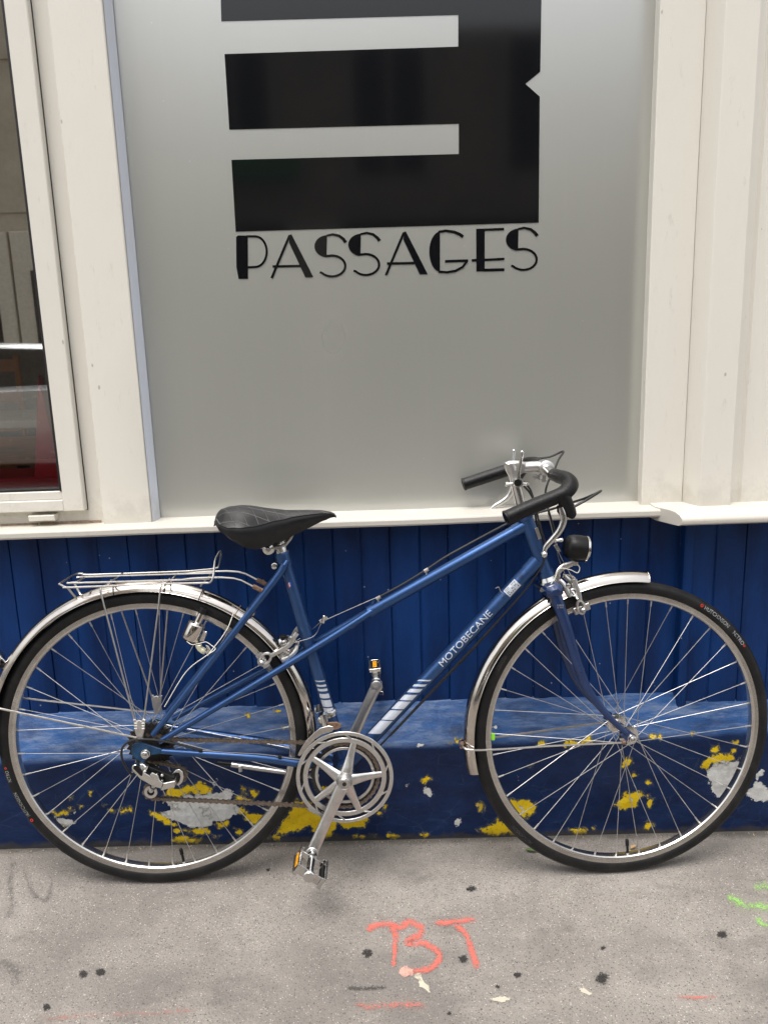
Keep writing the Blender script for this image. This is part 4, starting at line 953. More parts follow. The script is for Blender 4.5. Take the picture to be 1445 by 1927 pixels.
# brake and gear cable housings
def cab(pts, r=.0025, m='cable', name='cable', par=bike, ml=None, k=6, seg=8):
    b = MB(); b.tube(pts, r, seg, k=k); return b.build(name, m, par, ml)
n_ = -HN-.004
cab([Q(1076, 958, n_), Q(1086, 951, n_-.002), Q(1112, 936, n_+.0), Q(1136, 920, n_+.02), Q(1128, 924, n_+.05), Q(1100, 936, n_+.085), Q(1070, 946, -.060), Q(1042, 956, -.030), Q(1020, 962, -.020), Q(985, 973, -.015), P(953, 986, -.010), P(900, 1014, -.004), P(840, 1047, -.003), P(805, 1070, -.003), P(760, 1098, -.003), P(712, 1124, -.002)], .0025)
cab([Q(1000, 866, .165), Q(1025, 862, .160), Q(1049, 852, .150), Q(1042, 868, .11), Q(1036, 890, .06), Q(1028, 908, .03), Q(1024, 930, .015), Q(1030, 958, .006), Q(1038, 985, .004), Q(1044, 1010, .002)], .0025, ml=None)
cab([Q(986, 914, -.018), Q(998, 928, -.020), Q(1008, 950, -.022), Q(1013, 975, -.022), Q(1020, 1000, -.022), P(1027, 1030, -.018), P(1022, 1058, -.016), P(1002, 1092, -.014), P(960, 1142, -.012), P(900, 1208, -.010), P(820, 1292, -.010), P(740, 1377, -.010), P(704, 1415, -.010)], .0022)
cab([Q(984, 906, .018), Q(996, 922, .020), Q(1003, 945, .020), Q(1006, 972, .016), Q(1012, 1000, .012), P(1022, 1035, .006), P(1018, 1062, -.008), P(998, 1098, -.008), P(955, 1148, -.004), P(895, 1216, -.002), P(815, 1300, -.002), P(735, 1384, -.002)], .0022)
cab([P(712, 1124, -.002), P(700, 1128, -.002), P(650, 1150, -.002), P(614, 1166, -.003)], .0009, 'steel_wire', 'brake_wire')
for (x, y) in ((802, 1073), (712, 1125)):
    b = MB(); c_ = P(x, y, -.003); b.tube([c_-TA*.005, c_+TA*.005], .0042, 10); b.tube([c_, c_-Vector((0, 0, .010))], .002, 6); b.build('cable_stop', 'steel_wire', bike)
# rear yoke and straddle wire
b = MB(); c_ = P(609, 1166, -.002)
b.obox(c_, (.85, 0, .5), (0, 1, 0), (.020, .008, .004), .001); b.lathe(c_+Vector((0, -.004, 0)), (.2, 0, 1), [(-.006, .004), (.010, .004), (.011, .003)], 8); b.build('cable_yoke', 'chrome_clean', bike)
cab([P(605, 1172, -.004), P(592, 1196, -.010), P(566, 1206, -.022), P(533, 1213, -.026)], .0009, 'steel_wire', 'brake_wire')
cab([P(604, 1170, .0), P(583, 1188, .010), P(550, 1212, .022)], .0009, 'steel_wire', 'brake_wire')
# front yoke
b = MB(); c_ = Q(1048, 1032, .0); b.obox(c_, (.5, 0, -.85), (0, 1, 0), (.020, .009, .004), .001); c2 = Q(1046, 1017, .0); b.lathe(c2-Vector((0, .004, 0)), (1, 0, .1), [(-.006, .004), (.004, .0035), (.008, .005), (.013, .0045)], 10); b.build('cable_yoke', 'chrome_clean', bike, S)
cab([Q(1030, 965, .0), Q(1040, 1003, .0), Q(1048, 1030, .0)], .0009, 'steel_wire', 'brake_wire', ml=S)
cab([Q(1049, 1036, -.002), Q(1062, 1062, -.012), Q(1078, 1090, -.022)], .0009, 'steel_wire', 'brake_wire', ml=S)
cab([Q(1047, 1036, .002), Q(1053, 1058, .012), Q(1064, 1084, .022)], .0009, 'steel_wire', 'brake_wire', ml=S)

# stem shifters
b = MB(); c_ = Q(972, 908.5, 0)
b.tube([c_-HA*.005, c_+HA*.005], .0130, 20); b.lathe(c_+Vector((-.004, -.010, 0)), (-1, 0, -.1), [(.008, .0035), (.016, .0035), (.017, .0055), (.023, .0055), (.024, .003)], 10); b.lathe(c_+Vector((.004, -.010, 0)), (1, 0, -.1), [(.006, .004), (.014, .004), (.015, .0055), (.019, .005)], 10)
sh = b.build('shifter_clamp', 'chrome_clean', bike, S)
for s_ in (-1, 1):
    b = MB(); cc = Q(974, 908.5, -.020); cc = cc if s_ < 0 else Vector((cc.x, .020, cc.z))
    b.lathe(cc+Vector((0, .008*(-s_), 0)), (0, s_, 0), [(0, .0095), (.008, .0100), (.012, .0092), (.0125, .004), (.014, .004), (.0145, .001)], 20)
    pts = [cc+Vector((0, s_*.005, 0)), Q(976, 893, -.026), Q(979, 871, -.030), Q(982, 851, -.034)]; 
    if s_ > 0: pts = [pts[0]]+[Vector((p.x, -p.y, p.z)) for p in pts[1:]]
    b.tube(pts, [.0050, .0036, .0034, .0040], 10, k=4, flat=(1, .7), up=(0, 1, 0)); b.ball(pts[-1], .0042); b.build('shift_lever', 'chrome_clean', bike, S)
b = MB(); cc = Q(974, 908.5, -.034); b.lathe(cc, (0, -1, 0), [(0, .0072), (.0006, .0072)], 20); b.build('shift_mark', 'black_plastic', bike, S)

# brake calipers
def c2b(x, y): return (1000+x/10.32, 1080+y/10.32)
def c3b(x, y): return (460+x/8.028, 1150+y/8.028)
def caliper(fr_, ml, C, arm_out, arm2, loop, pad, post, extra, padang, name='brake_caliper'):
    b = MB()
    def bar(pts, n0, n1, r0, r1, fl=.5):
        N = len(pts); pp = [fr_(*C(*q), n0+(n1-n0)*i/(N-1)) for i, q in enumerate(pts)]; b.tube(pp, [r0+(r1-r0)*i/(N-1) for i in range(N)], 10, k=3, flat=(1., fl), up=(0, 1, 0))
        b.tube([mir(p) for p in pp], [r0+(r1-r0)*i/(N-1) for i in range(N)], 10, k=3, flat=(1., fl), up=(0, 1, 0))
    bar(arm_out, -.022, -.027, .0055, .0050, .6); bar(arm2, -.012, -.024, .0045, .0060, .6)
    o = b.build(name, 'alu', bike, ml)
    for s_ in (-1, 1):
        b = MB(); L = [fr_(*C(*q), -.0262) for q in loop]
        if s_ > 0: L = [mir(p) for p in L]
        b.tube(L, .0033, 10, closed=True, k=0)
        pc = fr_(*C(*post), -.031); pc = pc if s_ < 0 else mir(pc); b.lathe(pc+Vector((0, -s_*.010, 0)), (0, s_, 0), [(0, .0052), (.004, .0052), (.0055, .0062), (.012, .0058), (.015, .003), (.0155, .0005)], 14)
        p0, p1 = fr_(*C(*pad[0]), -.018), fr_(*C(*pad[1]), -.018); c_ = (p0+p1)/2; c_ = c_ if s_ < 0 else mir(c_); b.obox(c_, p1-p0, (0, 1, 0), ((p1-p0).length, .0155, .009), .0012); b.build('brake_pad', 'alu', o)
    return o
front_cal = caliper(Q, S, c2b, [(830,110),(855,200),(885,300),(920,400),(938,510)], [(545,120),(620,190),(680,300),(755,440)],
    [(955+72*math.cos(a)*1.0+(20*math.sin(a)), 645+125*math.sin(a)) for a in [i*math.pi/8 for i in range(16)]], [(815,735),(1120,610)], (1005,705), None, 0)
rear_cal = caliper(P, None, c3b, [(800,330),(745,400),(690,500),(560,590),(390,680)], [(790,520),(775,600),(690,690),(570,745)],
    [(310+90*math.cos(a)+30*math.sin(a), 725-60*math.cos(a)+65*math.sin(a)) for a in [i*math.pi/8 for i in range(16)]], [(215,640),(350,840)], (260,778), None, 0)
b = MB()
for (x, y, x2_, y2_, n_, r_) in ((600,30,820,120,-.010,.006), (640,40,760,260,-.016,.005), (700,200,790,330,-.012,.005), (560,170,700,400,.0,.007)): b.tube([Q(*c2b(x, y), n_), Q(*c2b((x+x2_)/2+25, (y+y2_)/2-15), n_-.004), Q(*c2b(x2_, y2_), n_-.006)], r_, 8, k=4, flat=(1, .6), up=(0, 1, 0))
for k in range(5): b.sweep(Q(*c2b(800, 350), -.020)+Vector((0, -.0016*k, 0)), [(.0075, -.0006), (.0085, 0), (.0075, .0006), (.0068, 0)], seg=20)
b.lathe(Q(*c2b(700, 225), -.030), (0, -1, 0), [(0, .005), (.004, .005), (.005, .003)], 10); b.lathe(Q(*c2b(880, 485), -.029), (0, -1, 0), [(0, .003), (.006, .003), (.007, .002)], 8)
b.lathe(Q(*c2b(170, 300), -.008), (0, -1, 0), [(-.01, .006), (.006, .006), (.010, .0045)], 6)
b.tube([Q(*c2b(170, 300), -.008), Q(*c2b(560, 250), -.010), Q(*c2b(800, 350), -.020), Q(*c2b(880, 485), -.027)], .0035, 8)
b.build('caliper_bridge', 'chrome_clean', front_cal)
b = MB()
for (x, y, x2_, y2_, n_, r_) in ((560,420,600,540,-.016,.008), (640,400,760,470,-.012,.006), (600,620,680,620,-.020,.006)): b.tube([P(*c3b(x, y), n_), P(*c3b((x+x2_)/2, (y+y2_)/2-10), n_-.004), P(*c3b(x2_, y2_), n_-.006)], r_, 8, k=4, flat=(1, .6), up=(0, 1, 0))
for k in range(5): b.sweep(P(*c3b(570, 680), -.020)+Vector((.002*k, -.001*k, .001*k)), [(.0068, -.0006), (.0078, 0), (.0068, .0006), (.006, 0)], seg=20)
b.m = 1; b.lathe(P(*c3b(580, 430), -.018), (.1, -.2, 1), [(-.006, .005), (.004, .0055), (.005, .007), (.010, .007), (.011, .004)], 12)
b.build('caliper_bridge', ['chrome_clean', 'black_plastic'], rear_cal)

# mudguards
def guard(c, ml, a0, a1, name='mudguard', seg=90):
    b = MB(); pr = []; NN = 12
    for i in range(NN+1): t = -1.38+2.76*i/NN; pr.append((.3375+.0235*math.cos(t), .0222*math.sin(t)))
    for i in range(NN, -1, -1): t = -1.38+2.76*i/NN; pr.append((.3375+.0223*math.cos(t), .0210*math.sin(t)))
    b.sweep((0, 0, 0), pr, a0, a1, seg)
    for s_ in (-1, 1):
        b.sweep((0, s_*.0222, 0), [(.3415, -.0009), (.3424, 0), (.3415, .0009), (.3406, 0)], a0, a1, seg)
    if name == 'front':
        vs = [Vector((math.cos(a0)*r_, n_, math.sin(a0)*r_)) for r_, n_ in pr[:NN+1]]; b.tube(vs, .0017, 8)
    return b.build('mudguard', 'chrome', bike, ml, angle=50)
def ang(c, p): return math.atan2(p.z-c.z, p.x-c.x)
fa0 = ang(FC, Q(1214, 1091, 0)); fa1 = ang(FC, Q(887, 1452, -.0)); fa1 += 2*math.pi if fa1 < fa0 else 0
mgf = guard(FC, S @ Matrix.Translation(FC), fa0, fa1, 'front')
mgr = guard(RC, Matrix.Translation(RC), R(-12), R(186), 'rear')
def stay(pts, par, mlinv, r=.0020, m='steel_wire', name='stay', k=5):
    b = MB(); b.tube([mlinv @ Vector(p) for p in pts], r, 8, k=k); return b.build(name, m, par)
Tf = Matrix.Translation(-FC); Tr = Matrix.Translation(-RC)
stay([Q(1173, 1397.5, -.057), Q(1050, 1403, -.045), Q(930, 1410.5, -.030), Q(884, 1411.5, -.027), Q(873, 1407, -.020), Q(868, 1401, -.008), mir(Q(868, 1401, -.008)), mir(Q(884, 1411.5, -.027)), mir(Q(930, 1410.5, -.030)), mir(Q(1173, 1397.5, -.057))], mgf, Tf, .0023)
b = MB()
b.lathe(Tf @ Q(1175, 1397, -.058), (-1, 0, .1), [(-.002, .0030), (.000, .0045), (.006, .0045), (.007, .003)], 10); b.lathe(Tf @ Q(869, 1399, -.006), (0, 0, 1), [(-.004, .004), (-.001, .0055), (.003, .004)], 8); b.lathe(Tf @ Q(868, 1406, -.004), (-1, 0, 0), [(-.002, .004), (.003, .004)], 8); b.build('stay_bolt', 'rust', mgf)
xl = P(-30, 1327, -.03)
for s_ in (-1, 1):
    f_ = (lambda p: p) if s_ < 0 else mir
    stay([f_(P(258, 1388.5, -.066)), f_(P(150, 1365, -.052)), f_(P(0, 1333.5, -.032)), f_(P(-22, 1329, -.026)), f_(P(-33, 1326, -.010))], mgr, Tr, .0023)
    stay([f_(P(192, 1104, -.030)), f_(P(190, 1112, -.034)), f_(P(198, 1145, -.040)), f_(P(254, 1357, -.066))], bike, Matrix.Identity(4), .0020, 'steel_wire', 'rack_leg', 2)
    stay([f_(P(306, 1101, -.030)), f_(P(302, 1110, -.034)), f_(P(298, 1150, -.042)), f_(P(271, 1357, -.066))], bike, Matrix.Identity(4), .0020, 'steel_wire', 'rack_leg', 2)
    b = MB(); p0 = f_(P(252, 1357, -.067)); pl = [(251.5, 1354), (256, 1352), (259, 1356), (263, 1354), (267, 1356), (270, 1352), (275, 1354), (272, 1376), (269, 1391), (260, 1391), (255, 1376)]
    p3 = [P(px, py, -.067) for px, py in pl]; b.prism([(p.x, p.z) for p in p3], *((-.070, -.065) if s_ < 0 else (.065, .070)), .001)
    for dx_ in (256, 270):
        for dy_ in (1361, 1366, 1371): q_ = P(dx_, dy_, -.0705); b.tube([q_-Vector((.003, 0, 0)), q_+Vector((.003, 0, 0))], .0011, 6) if s_ < 0 else None
    b.build('rack_bracket', 'alu', bike)
# clips hugging the rear mudguard
for (px_, py_) in ((214, 1108), (312, 1104), (380, 1114), (447, 1150)):
    a = ang(RC, P(px_, py_, -.015)); b = MB(); vs = [Vector((math.cos(a)*(.3375+.0243*math.cos(t)), .0230*math.sin(t), math.sin(a)*(.3375+.0243*math.cos(t)))) for t in [(-1.45+2.9*i/10) for i in range(11)]]
    b.tube(vs, .0011, 6); b.build('wire_clip', 'black_plastic' if px_ != 447 else 'rust', mgr)
# rack
b = MB(); rw = .0022
def rk(pts, r=rw, k=4): b.tube([P(*p) for p in pts], r, 8, k=k)
NR = .058
rk([(389, 1097, -NR), (300, 1099, -NR), (135, 1105.5, -NR), (122, 1103.5, -NR+.006), (112, 1099, -NR+.016)], k=3)
e1 = P(112, 1099, -NR+.016); e2 = Vector((e1.x, NR-.016, e1.z)); nr_ = P(135, 1105.5, -NR); fr2 = Vector((nr_.x, NR, nr_.z)); ft = P(389, 1097, -NR); fft = Vector((ft.x, NR, ft.z))
b.tube([e1, e2, Vector((P(122, 1103.5, -NR+.006).x, NR-.006, e1.z)), fr2, Vector((ft.x-.05, NR, ft.z))], rw, 8, k=3)
in_ = P(146, 1097, -.028); inr = P(395, 1089.5, -.028)
b.tube([inr, in_, in_+Vector((-.003, .008, 0)), Vector((in_.x-.003, .020, in_.z)), Vector((in_.x, .028, in_.z)), Vector((inr.x, .028, inr.z))], rw, 8, k=3)
for px_ in (198, 310, 378):
    c_ = P(px_, 1100, -NR); b.tube([Vector((c_.x, -NR, c_.z-.003)), Vector((c_.x, NR, c_.z-.003))], .0020, 8)
tl = P(389, 1097, -NR); 
arm_n = [P(335, 1092, -.030), P(372, 1088, -.030), P(440, 1088, -.030), P(476, 1103, -.030)]
b.tube(arm_n, rw, 8, k=3); b.tube([Vector((p.x, .030, p.z)) for p in arm_n], rw, 8, k=3)
# spring riser
b.tube([ft, P(395, 1096, -.058), P(401, 1087, -.057), P(405, 1056, -.035), P(410, 1044, -.012), P(414.5, 1038, 0), P(416, 1042, .012), P(415, 1053, .035), P(412, 1064, .057), P(405, 1070, .058), Vector((ft.x-.06, NR, ft.z))], rw, 8, k=3)
# tail bracket to the guard
tb0, tb1 = P(127, 1105, -.020), P(145, 1126, -.012); b.tube([tb0, tb1, Vector((tb1.x+.003, 0, tb1.z)), Vector((tb1.x, .012, tb1.z)), Vector((tb0.x, .020, tb0.z))], .0025, 8, k=3)
b.build('rear_rack', 'steel_wire', bike)
for s_ in (-1, 1):
    b = MB(); q0, q1 = P(476, 1103, -.030), P(494, 1112, -.030)
    if s_ > 0: q0, q1 = [Vector((p.x, .030, p.z)) for p in (q0, q1)]
    b.obox((q0+q1)/2, q1-q0, (0, 1, 0), (.026, .009, .002), .0006) if 0 else b.tube([q0, q1], .0050, 8, flat=(1, .35), up=(0, 1, 0)); b.lathe((q0+q1)/2+Vector((.003, s_*.002, 0)), (0, s_, 0), [(0, .0042), (.004, .0042), (.0045, .003)], 6); b.build('rack_clamp', 'rust', bike)
# rear reflector bracket on the mudguard
b = MB(); rc_ = Tr @ P(-6, 1240, 0.); dirx = Vector((-1, 0, .15)).normalized()
b.lathe(rc_, dirx, [(-.006, .018), (-.004, .0205), (.004, .0205), (.006, .018)], 24); b.lathe(rc_, dirx, [(-.014, .004), (-.013, .012), (-.006, .019)], 24)
b.tube([rc_+Vector((.012, -.004, .004)), Tr @ P(13, 1247, -.008), Tr @ P(17, 1240, -.010), Tr @ P(21, 1235, -.010)], .0020, 8, k=3); b.m = 1; b.lathe(rc_, dirx, [(.0055, .001), (.0056, .0178), (.0062, .017), (.0065, .001)], 24)
b.m = 2; b.lathe(rc_+Vector((.012, 0, -.014)), (1, 0, -.1), [(-.01, .006), (.012, .008), (.014, .004)], 12)
b.build('rear_reflector', ['chrome_clean', 'red', 'black_plastic'], mgr)

# bottom bracket, chainrings, cranks
CR_N = -.046; cc = P(649, 1461, CR_N); CRL = .170
def annul(b, c, r0, r1, n0, n1, seg=96, bev=.0006): b.sweep(c, [(r1-bev, n0), (r1, n0+bev), (r1, n1-bev), (r1-bev, n1), (r0+bev, n1), (r0, n1-bev), (r0, n0+bev), (r0+bev, n0)], seg=seg)
b = MB(); yn = CR_N
c0 = Vector((cc.x, 0, cc.z))
annul(b, c0, .0972, .1055, yn-.0065, yn-.0030)          # guard
annul(b, c0, .0800, .0905, yn-.0045, yn+.0005)           # ring body
rb = b; b = MB()
T = 52; pts = []
for j in range(T*4):
    a = 2*math.pi*j/(T*4); q = (.0970, .0950, .0925, .0950)[j % 4]; pts.append((q, a))
vs = []; 
for (q, a) in pts: vs += [(c0.x+math.cos(a)*q, yn-.0008, c0.z+math.sin(a)*q), (c0.x+math.cos(a)*q, yn+.0008, c0.z+math.sin(a)*q), (c0.x+math.cos(a)*.0885, yn+.0002, c0.z+math.sin(a)*.0885), (c0.x+math.cos(a)*.0885, yn-.0002, c0.z+math.sin(a)*.0885)]
NN = len(pts)
# cut away windows: the toothed web only shows as a dark rim of chain side teeth
fs = []
for i in range(NN):
    j = (i+1) % NN
    for k in range(4): fs.append((i*4+k, j*4+k, j*4+(k+1) % 4, i*4+(k+1) % 4))
b.add(vs, fs); teeth = b; b = rb
for k in range(10):
    a = R(8+36*k); a2 = a+R(9); b.tube([c0+Vector((math.cos(a)*.0895, yn-.003, math.sin(a)*.0895)), c0+Vector((math.cos(a2)*.0995, yn-.0055, math.sin(a2)*.0995))], .0021, 8)
for k in range(5):
    a = R(3+72*k); d = Vector((math.cos(a), 0, math.sin(a)))
    b.tube([c0+d*.004+Vector((0, yn-.020, 0)), c0+d*.020+Vector((0, yn-.017, 0)), c0+d*.050+Vector((0, yn-.008, 0)), c0+d*.081+Vector((0, yn-.0025, 0))], [.0135, .0125, .0085, .0065], 12, flat=(1., .42), up=(0, 1, 0), k=3)
ring = b.build('chainring', 'alu', bike, angle=40); teeth.build('teeth', 'cog', ring, angle=30)
b = MB(); annul(b, c0, .0590, .0652, yn+.0040, yn+.0075)
sr = b; b = MB(); pts = []; T = 36
for j in range(T*4): a = 2*math.pi*j/(T*4); q = (.0755, .0735, .0705, .0735)[j % 4]; pts.append((c0.x+math.cos(a)*q, c0.z+math.sin(a)*q))
vs = []
for (x, z) in pts:
    dx_, dz_ = x-c0.x, z-c0.z; q = math.hypot(dx_, dz_); vs += [(x, yn+.005, z), (x, yn+.007, z), (c0.x+dx_/q*.0640, yn+.0065, c0.z+dz_/q*.0640), (c0.x+dx_/q*.0640, yn+.0055, c0.z+dz_/q*.0640)]
NN = len(pts); b.add(vs, [(i*4+k, ((i+1) % NN)*4+k, ((i+1) % NN)*4+(k+1) % 4, i*4+(k+1) % 4) for i in range(NN) for k in range(4)])
tb_ = b; b = sr
for k in range(5): a = R(3+72*k); b.lathe(c0+Vector((math.cos(a)*.064, yn+.002, math.sin(a)*.066)), (0, 1, 0), [(0, .0042), (.008, .0042)], 10)
ring2 = b.build('chainring', 'alu', bike, angle=40); tb_.build('teeth', 'cog', ring2, angle=30)
b = MB(); b.lathe(BB-Vector((0, .062, 0)), (0, 1, 0), [(0, .008), (.124, .008)], 16); b.lathe(BB-Vector((0, .040, 0)), (0, 1, 0), [(0, .012), (.001, .019), (.005, .019)], 24); b.lathe(BB+Vector((0, .035, 0)), (0, 1, 0), [(0, .019), (.004, .019), (.005, .012)], 24); b.build('bottom_bracket', 'chrome_clean', bike)
ce = P(593.5, 1590, -.082); hub_ = Vector((BB.x, -.068, BB.z)); cdv = Vector((ce.x-hub_.x, 0, ce.z-hub_.z)); cdv = cdv.normalized()*CRL
def crank(s_):
    b = MB(); h = Vector((BB.x, s_*.072, BB.z)); d = cdv*(1 if s_ < 0 else -1); e = h+d+Vector((0, s_*.012, 0))
    b.tube([h-d*.02, h+d*.10, h+d*.5+Vector((0, s_*.004, 0)), h+d*.9+Vector((0, s_*.010, 0)), e], [.0150, .0140, .0120, .0130, .0125], 16, k=4, flat=(1., .55), up=(0, 1, 0))
    b.lathe(h-Vector((0, s_*.016, 0)), (0, s_, 0), [(0, .0205), (.010, .0190), (.026, .0140), (.028, .0125), (.027, .0108)], 28)
    b.lathe(e-Vector((0, s_*.008, 0)), (0, s_, 0), [(0, .0125), (.001, .0138), (.013, .0138), (.0145, .0120)], 24)
    o = b.build('crank', 'alu', bike, angle=40)
    b = MB(); b.lathe(h+Vector((0, s_*.0095, 0)), (0, s_, 0), [(0, .0095), (.0032, .0098), (.0036, .0090), (.0024, .0062), (.0024, .0050)], 20); b.m = 1; b.lathe(h+Vector((0, s_*.0121, 0)), (0, s_, 0), [(0, .0048), (.0004, .0048)], 8); b.build('crank_bolt', ['steel_wire', 'dark'], o)
    return o, e
crR, eR = crank(-1); crL, eL = crank(1)
b = MB()
V2, F2, wid = text2d('I II III I', .0, 0); dd = cdv.normalized(); upv = Vector((-dd.z, 0, dd.x)); s0_ = Vector((BB.x, -.0836, BB.z))+dd*.135
b.add([s0_-dd*(.030*x/wid)+Vector((0, -.0008-.00*x, 0))+upv*(-.0028+.0050*y) for x, y in V2], F2); b.build('lettering', 'decal', crR, fixn=False)
def pedal(e, s_, tilt):
    ax = Vector((0, s_, 0)); u = Matrix.Rotation(tilt, 3, 'Y') @ Vector((0, 0, 1)); v = Matrix.Rotation(tilt, 3, 'Y') @ Vector((1, 0, 0))
    b = MB(); b.lathe(e+ax*.006, ax, [(0, .0075), (.004, .0085), (.010, .0085), (.012, .0125), (.018, .0125), (.020, .0085), (.068, .0075), (.076, .0080)], 18)
    p = b.build('pedal', 'chrome_clean', bike); b = MB()
    def C_(a_, x_, z_): return e+ax*a_+v*x_+u*z_
    # end plate, inner plate, side cages with teeth
    b.obox(C_(.083, 0, 0), v, ax, (.052, .020, .0020), .0006)
    b.obox(C_(.026, 0, 0), v, ax, (.054, .012, .0020), .0006)
    b.lathe(C_(.084, 0, 0), ax, [(0, .0125), (.004, .0125), (.006, .0105), (.0065, .001)], 24)
    for k in (-1, 1):
        b.obox(C_(.053, k*.033, 0), ax, u, (.066, .0022, .026), .0005) if 0 else None
        for zz_ in (-.012, .012):
            b.obox(C_(.055, k*.031, zz_*.9), ax, u, (.066, .003, .0040), .0005)
            for t_ in range(13): b.obox(C_(.024+t_*.0050, k*.0322, zz_*.92), ax, u, (.0025, .0035, .0062), 0)
        for a_ in (.023, .087): b.obox(C_(a_, k*.0285, 0), u, ax, (.026, .008, .0020), .0004)
    b.build('cage', 'chrome_clean', p, angle=30)
    for k in (-1, 1):
        b = MB(); b.obox(C_(.055, k*.0285, 0), ax, u, (.046, .007, .015), .001); o = b.build('reflector_housing', 'black_plastic', p); b = MB(); b.obox(C_(.055, k*.0325, 0), ax, u, (.040, .002, .010), .0006); b.build('reflector', 'amber', o)
    return p
pedal(eR, -1, R(34)); pedal(eL, 1, R(85))
# far pedal shows its amber end on reflector through the cage
b = MB()

# chain
def ch(px, py, n): return P(px, py, n)
cN = -.0405
def circ_pts(c, r, a0, a1, n_, k=10): return [Vector((c.x+math.cos(R(a0+(a1-a0)*i/k))*r, n_, c.z+math.sin(R(a0+(a1-a0)*i/k))*r)) for i in range(k+1)]
J1, J2 = P(334, 1459, -.045), P(285.5, 1491, -.045)
path = [P(587.6, 1397.6, cN), P(500, 1395.5, cN), P(400, 1393, cN-.001), P(322, 1391, -.0405)]
cogr = .0285
path += circ_pts(Vector((0, 0, RTY)), cogr, 75, 250, -.0405, 12)[0:]
path += circ_pts(J1, .0185, 95, -75, -.0405, 8)
path += circ_pts(J2, .0165, 100, 280, -.0405, 8)
path += [P(400, 1507.5, cN), P(500, 1512, cN), P(585, 1516.5, cN)]
path += circ_pts(c0, .0735, -104, 102, yn+.006, 26)
seg_ = [path[0]]; L = [0]
for p in path[1:]+[path[0]]: L.append(L[-1]+(p-seg_[-1]).length); seg_.append(p)
tot = L[-1]; nl = int(round(tot/.0127)); pitch = tot/nl; pts = []
def at(s):
    s %= tot
    for i in range(len(L)-1):
        if L[i+1] >= s: t = (s-L[i])/max(1e-9, L[i+1]-L[i]); return seg_[i].lerp(seg_[i+1], t)
b = MB()
for i in range(nl):
    A0, B0 = at(i*pitch), at((i+1)*pitch); d = (B0-A0); d.y = 0; ln = d.length; d.normalize(); u = Vector((-d.z, 0, d.x)); outer = i % 2
    w_ = .0033 if outer else .0022; hh = .0046
    for s_ in (-1, 1):
        o_ = []
        for (t, q) in ((-.30, 0), (-.22, .75), (0, 1), (.22, .75), (.5, .55), (.78, .75), (1, 1), (1.22, .75), (1.30, 0), (1.22, -.75), (1, -1), (.78, -.75), (.5, -.55), (.22, -.75), (0, -1), (-.22, -.75)):
            o_.append(A0+d*(t*ln)+u*(q*hh))
        n_ = A0.y+s_*w_; m_ = len(o_); vs = [Vector((p.x, n_-s_*.0005, p.z)) for p in o_]+[Vector((p.x, n_+s_*.0005, p.z)) for p in o_]
        b.add(vs, [tuple(range(m_)), tuple(range(m_, 2*m_))]+[(j, (j+1) % m_, (j+1) % m_+m_, j+m_) for j in range(m_)])
    b.lathe(A0-Vector((0, .0046, 0)), (0, 1, 0), [(0, .0012), (.0002, .0018), (.009, .0018), (.0092, .0012)], 8); b.lathe(A0-Vector((0, .0018, 0)), (0, 1, 0), [(0, .0038), (.0036, .0038)], 10)
b.build('chain', 'chain', bike, angle=30)

# rear derailleur
b = MB()
def pl7(pts, n0, n1, bev=.0008): plate(b, [c7(*p) for p in pts], n0, n1, P, bev)
pl7([(400,740),(420,705),(460,695),(500,715),(575,810),(700,880),(720,830),(780,840),(820,930),(870,975),(840,1060),(700,1010),(560,930),(530,915),(470,850),(405,780)], -.086, -.074)
pl7([(890,955),(1060,920),(1055,1020),(845,1065)], -.084, -.060)
pl7([(1000,850),(1060,790),(1110,780),(1160,820),(1175,900),(1150,980),(1100,1030),(1060,1020),(1110,960),(1125,900),(1110,840),(1070,830),(1020,860)], -.060, -.057)
dr = b.build('rear_derailleur', 'chrome_clean', bike)
b = MB(); pl7([(412,770),(425,728),(465,718),(500,745),(560,825),(545,885),(520,880),(470,830)], -.0872, -.0855, .0004); pl7([(600,700),(650,715),(1050,885),(890,950),(820,925),(780,840),(720,825),(600,810)], -.070, -.056); b.build('linkage', 'black_plastic', dr)
b = MB(); pl7([(490,700),(560,690),(640,730),(620,800),(580,810),(530,760)], -.076, -.066); pl7([(665,870),(695,830),(780,870),(800,920),(770,940),(690,900)], -.0875, -.085)
for (x, y) in ((605,738), (855,860), (850,945), (600,800)): q_ = P(*c7(x, y), -.074); b.lathe(q_, (0, -1, 0), [(0, .003), (.006, .003), (.007, .002)], 10)
b.build('pivot', 'alu', dr)
b = MB()
for J, r_ in ((J1, .0150), (J2, .0140)): b.lathe(J+Vector((0, -.0035, 0)), (0, 1, 0), [(0, .004), (0, r_-.003), (.001, r_), (.006, r_), (.007, r_-.003), (.007, .004)], 22)
b.build('jockey_wheel', 'dark', dr)
b = MB(); q_ = P(284.5, 1490.5, -.057)
b.sweep(q_, [(.0078, -.0012), (.0140, -.0012), (.0140, .0012), (.0078, .0012)], R(95), R(395), 30); b.lathe(q_+Vector((.001, 0, .004)), (0, -1, 0), [(-.004, .006), (.003, .005), (.004, .003)], 8)
b.tube([P(289, 1480, -.062), P(300, 1472, -.072)], .0045, 8); b.build('cage_plate', 'alu', dr)
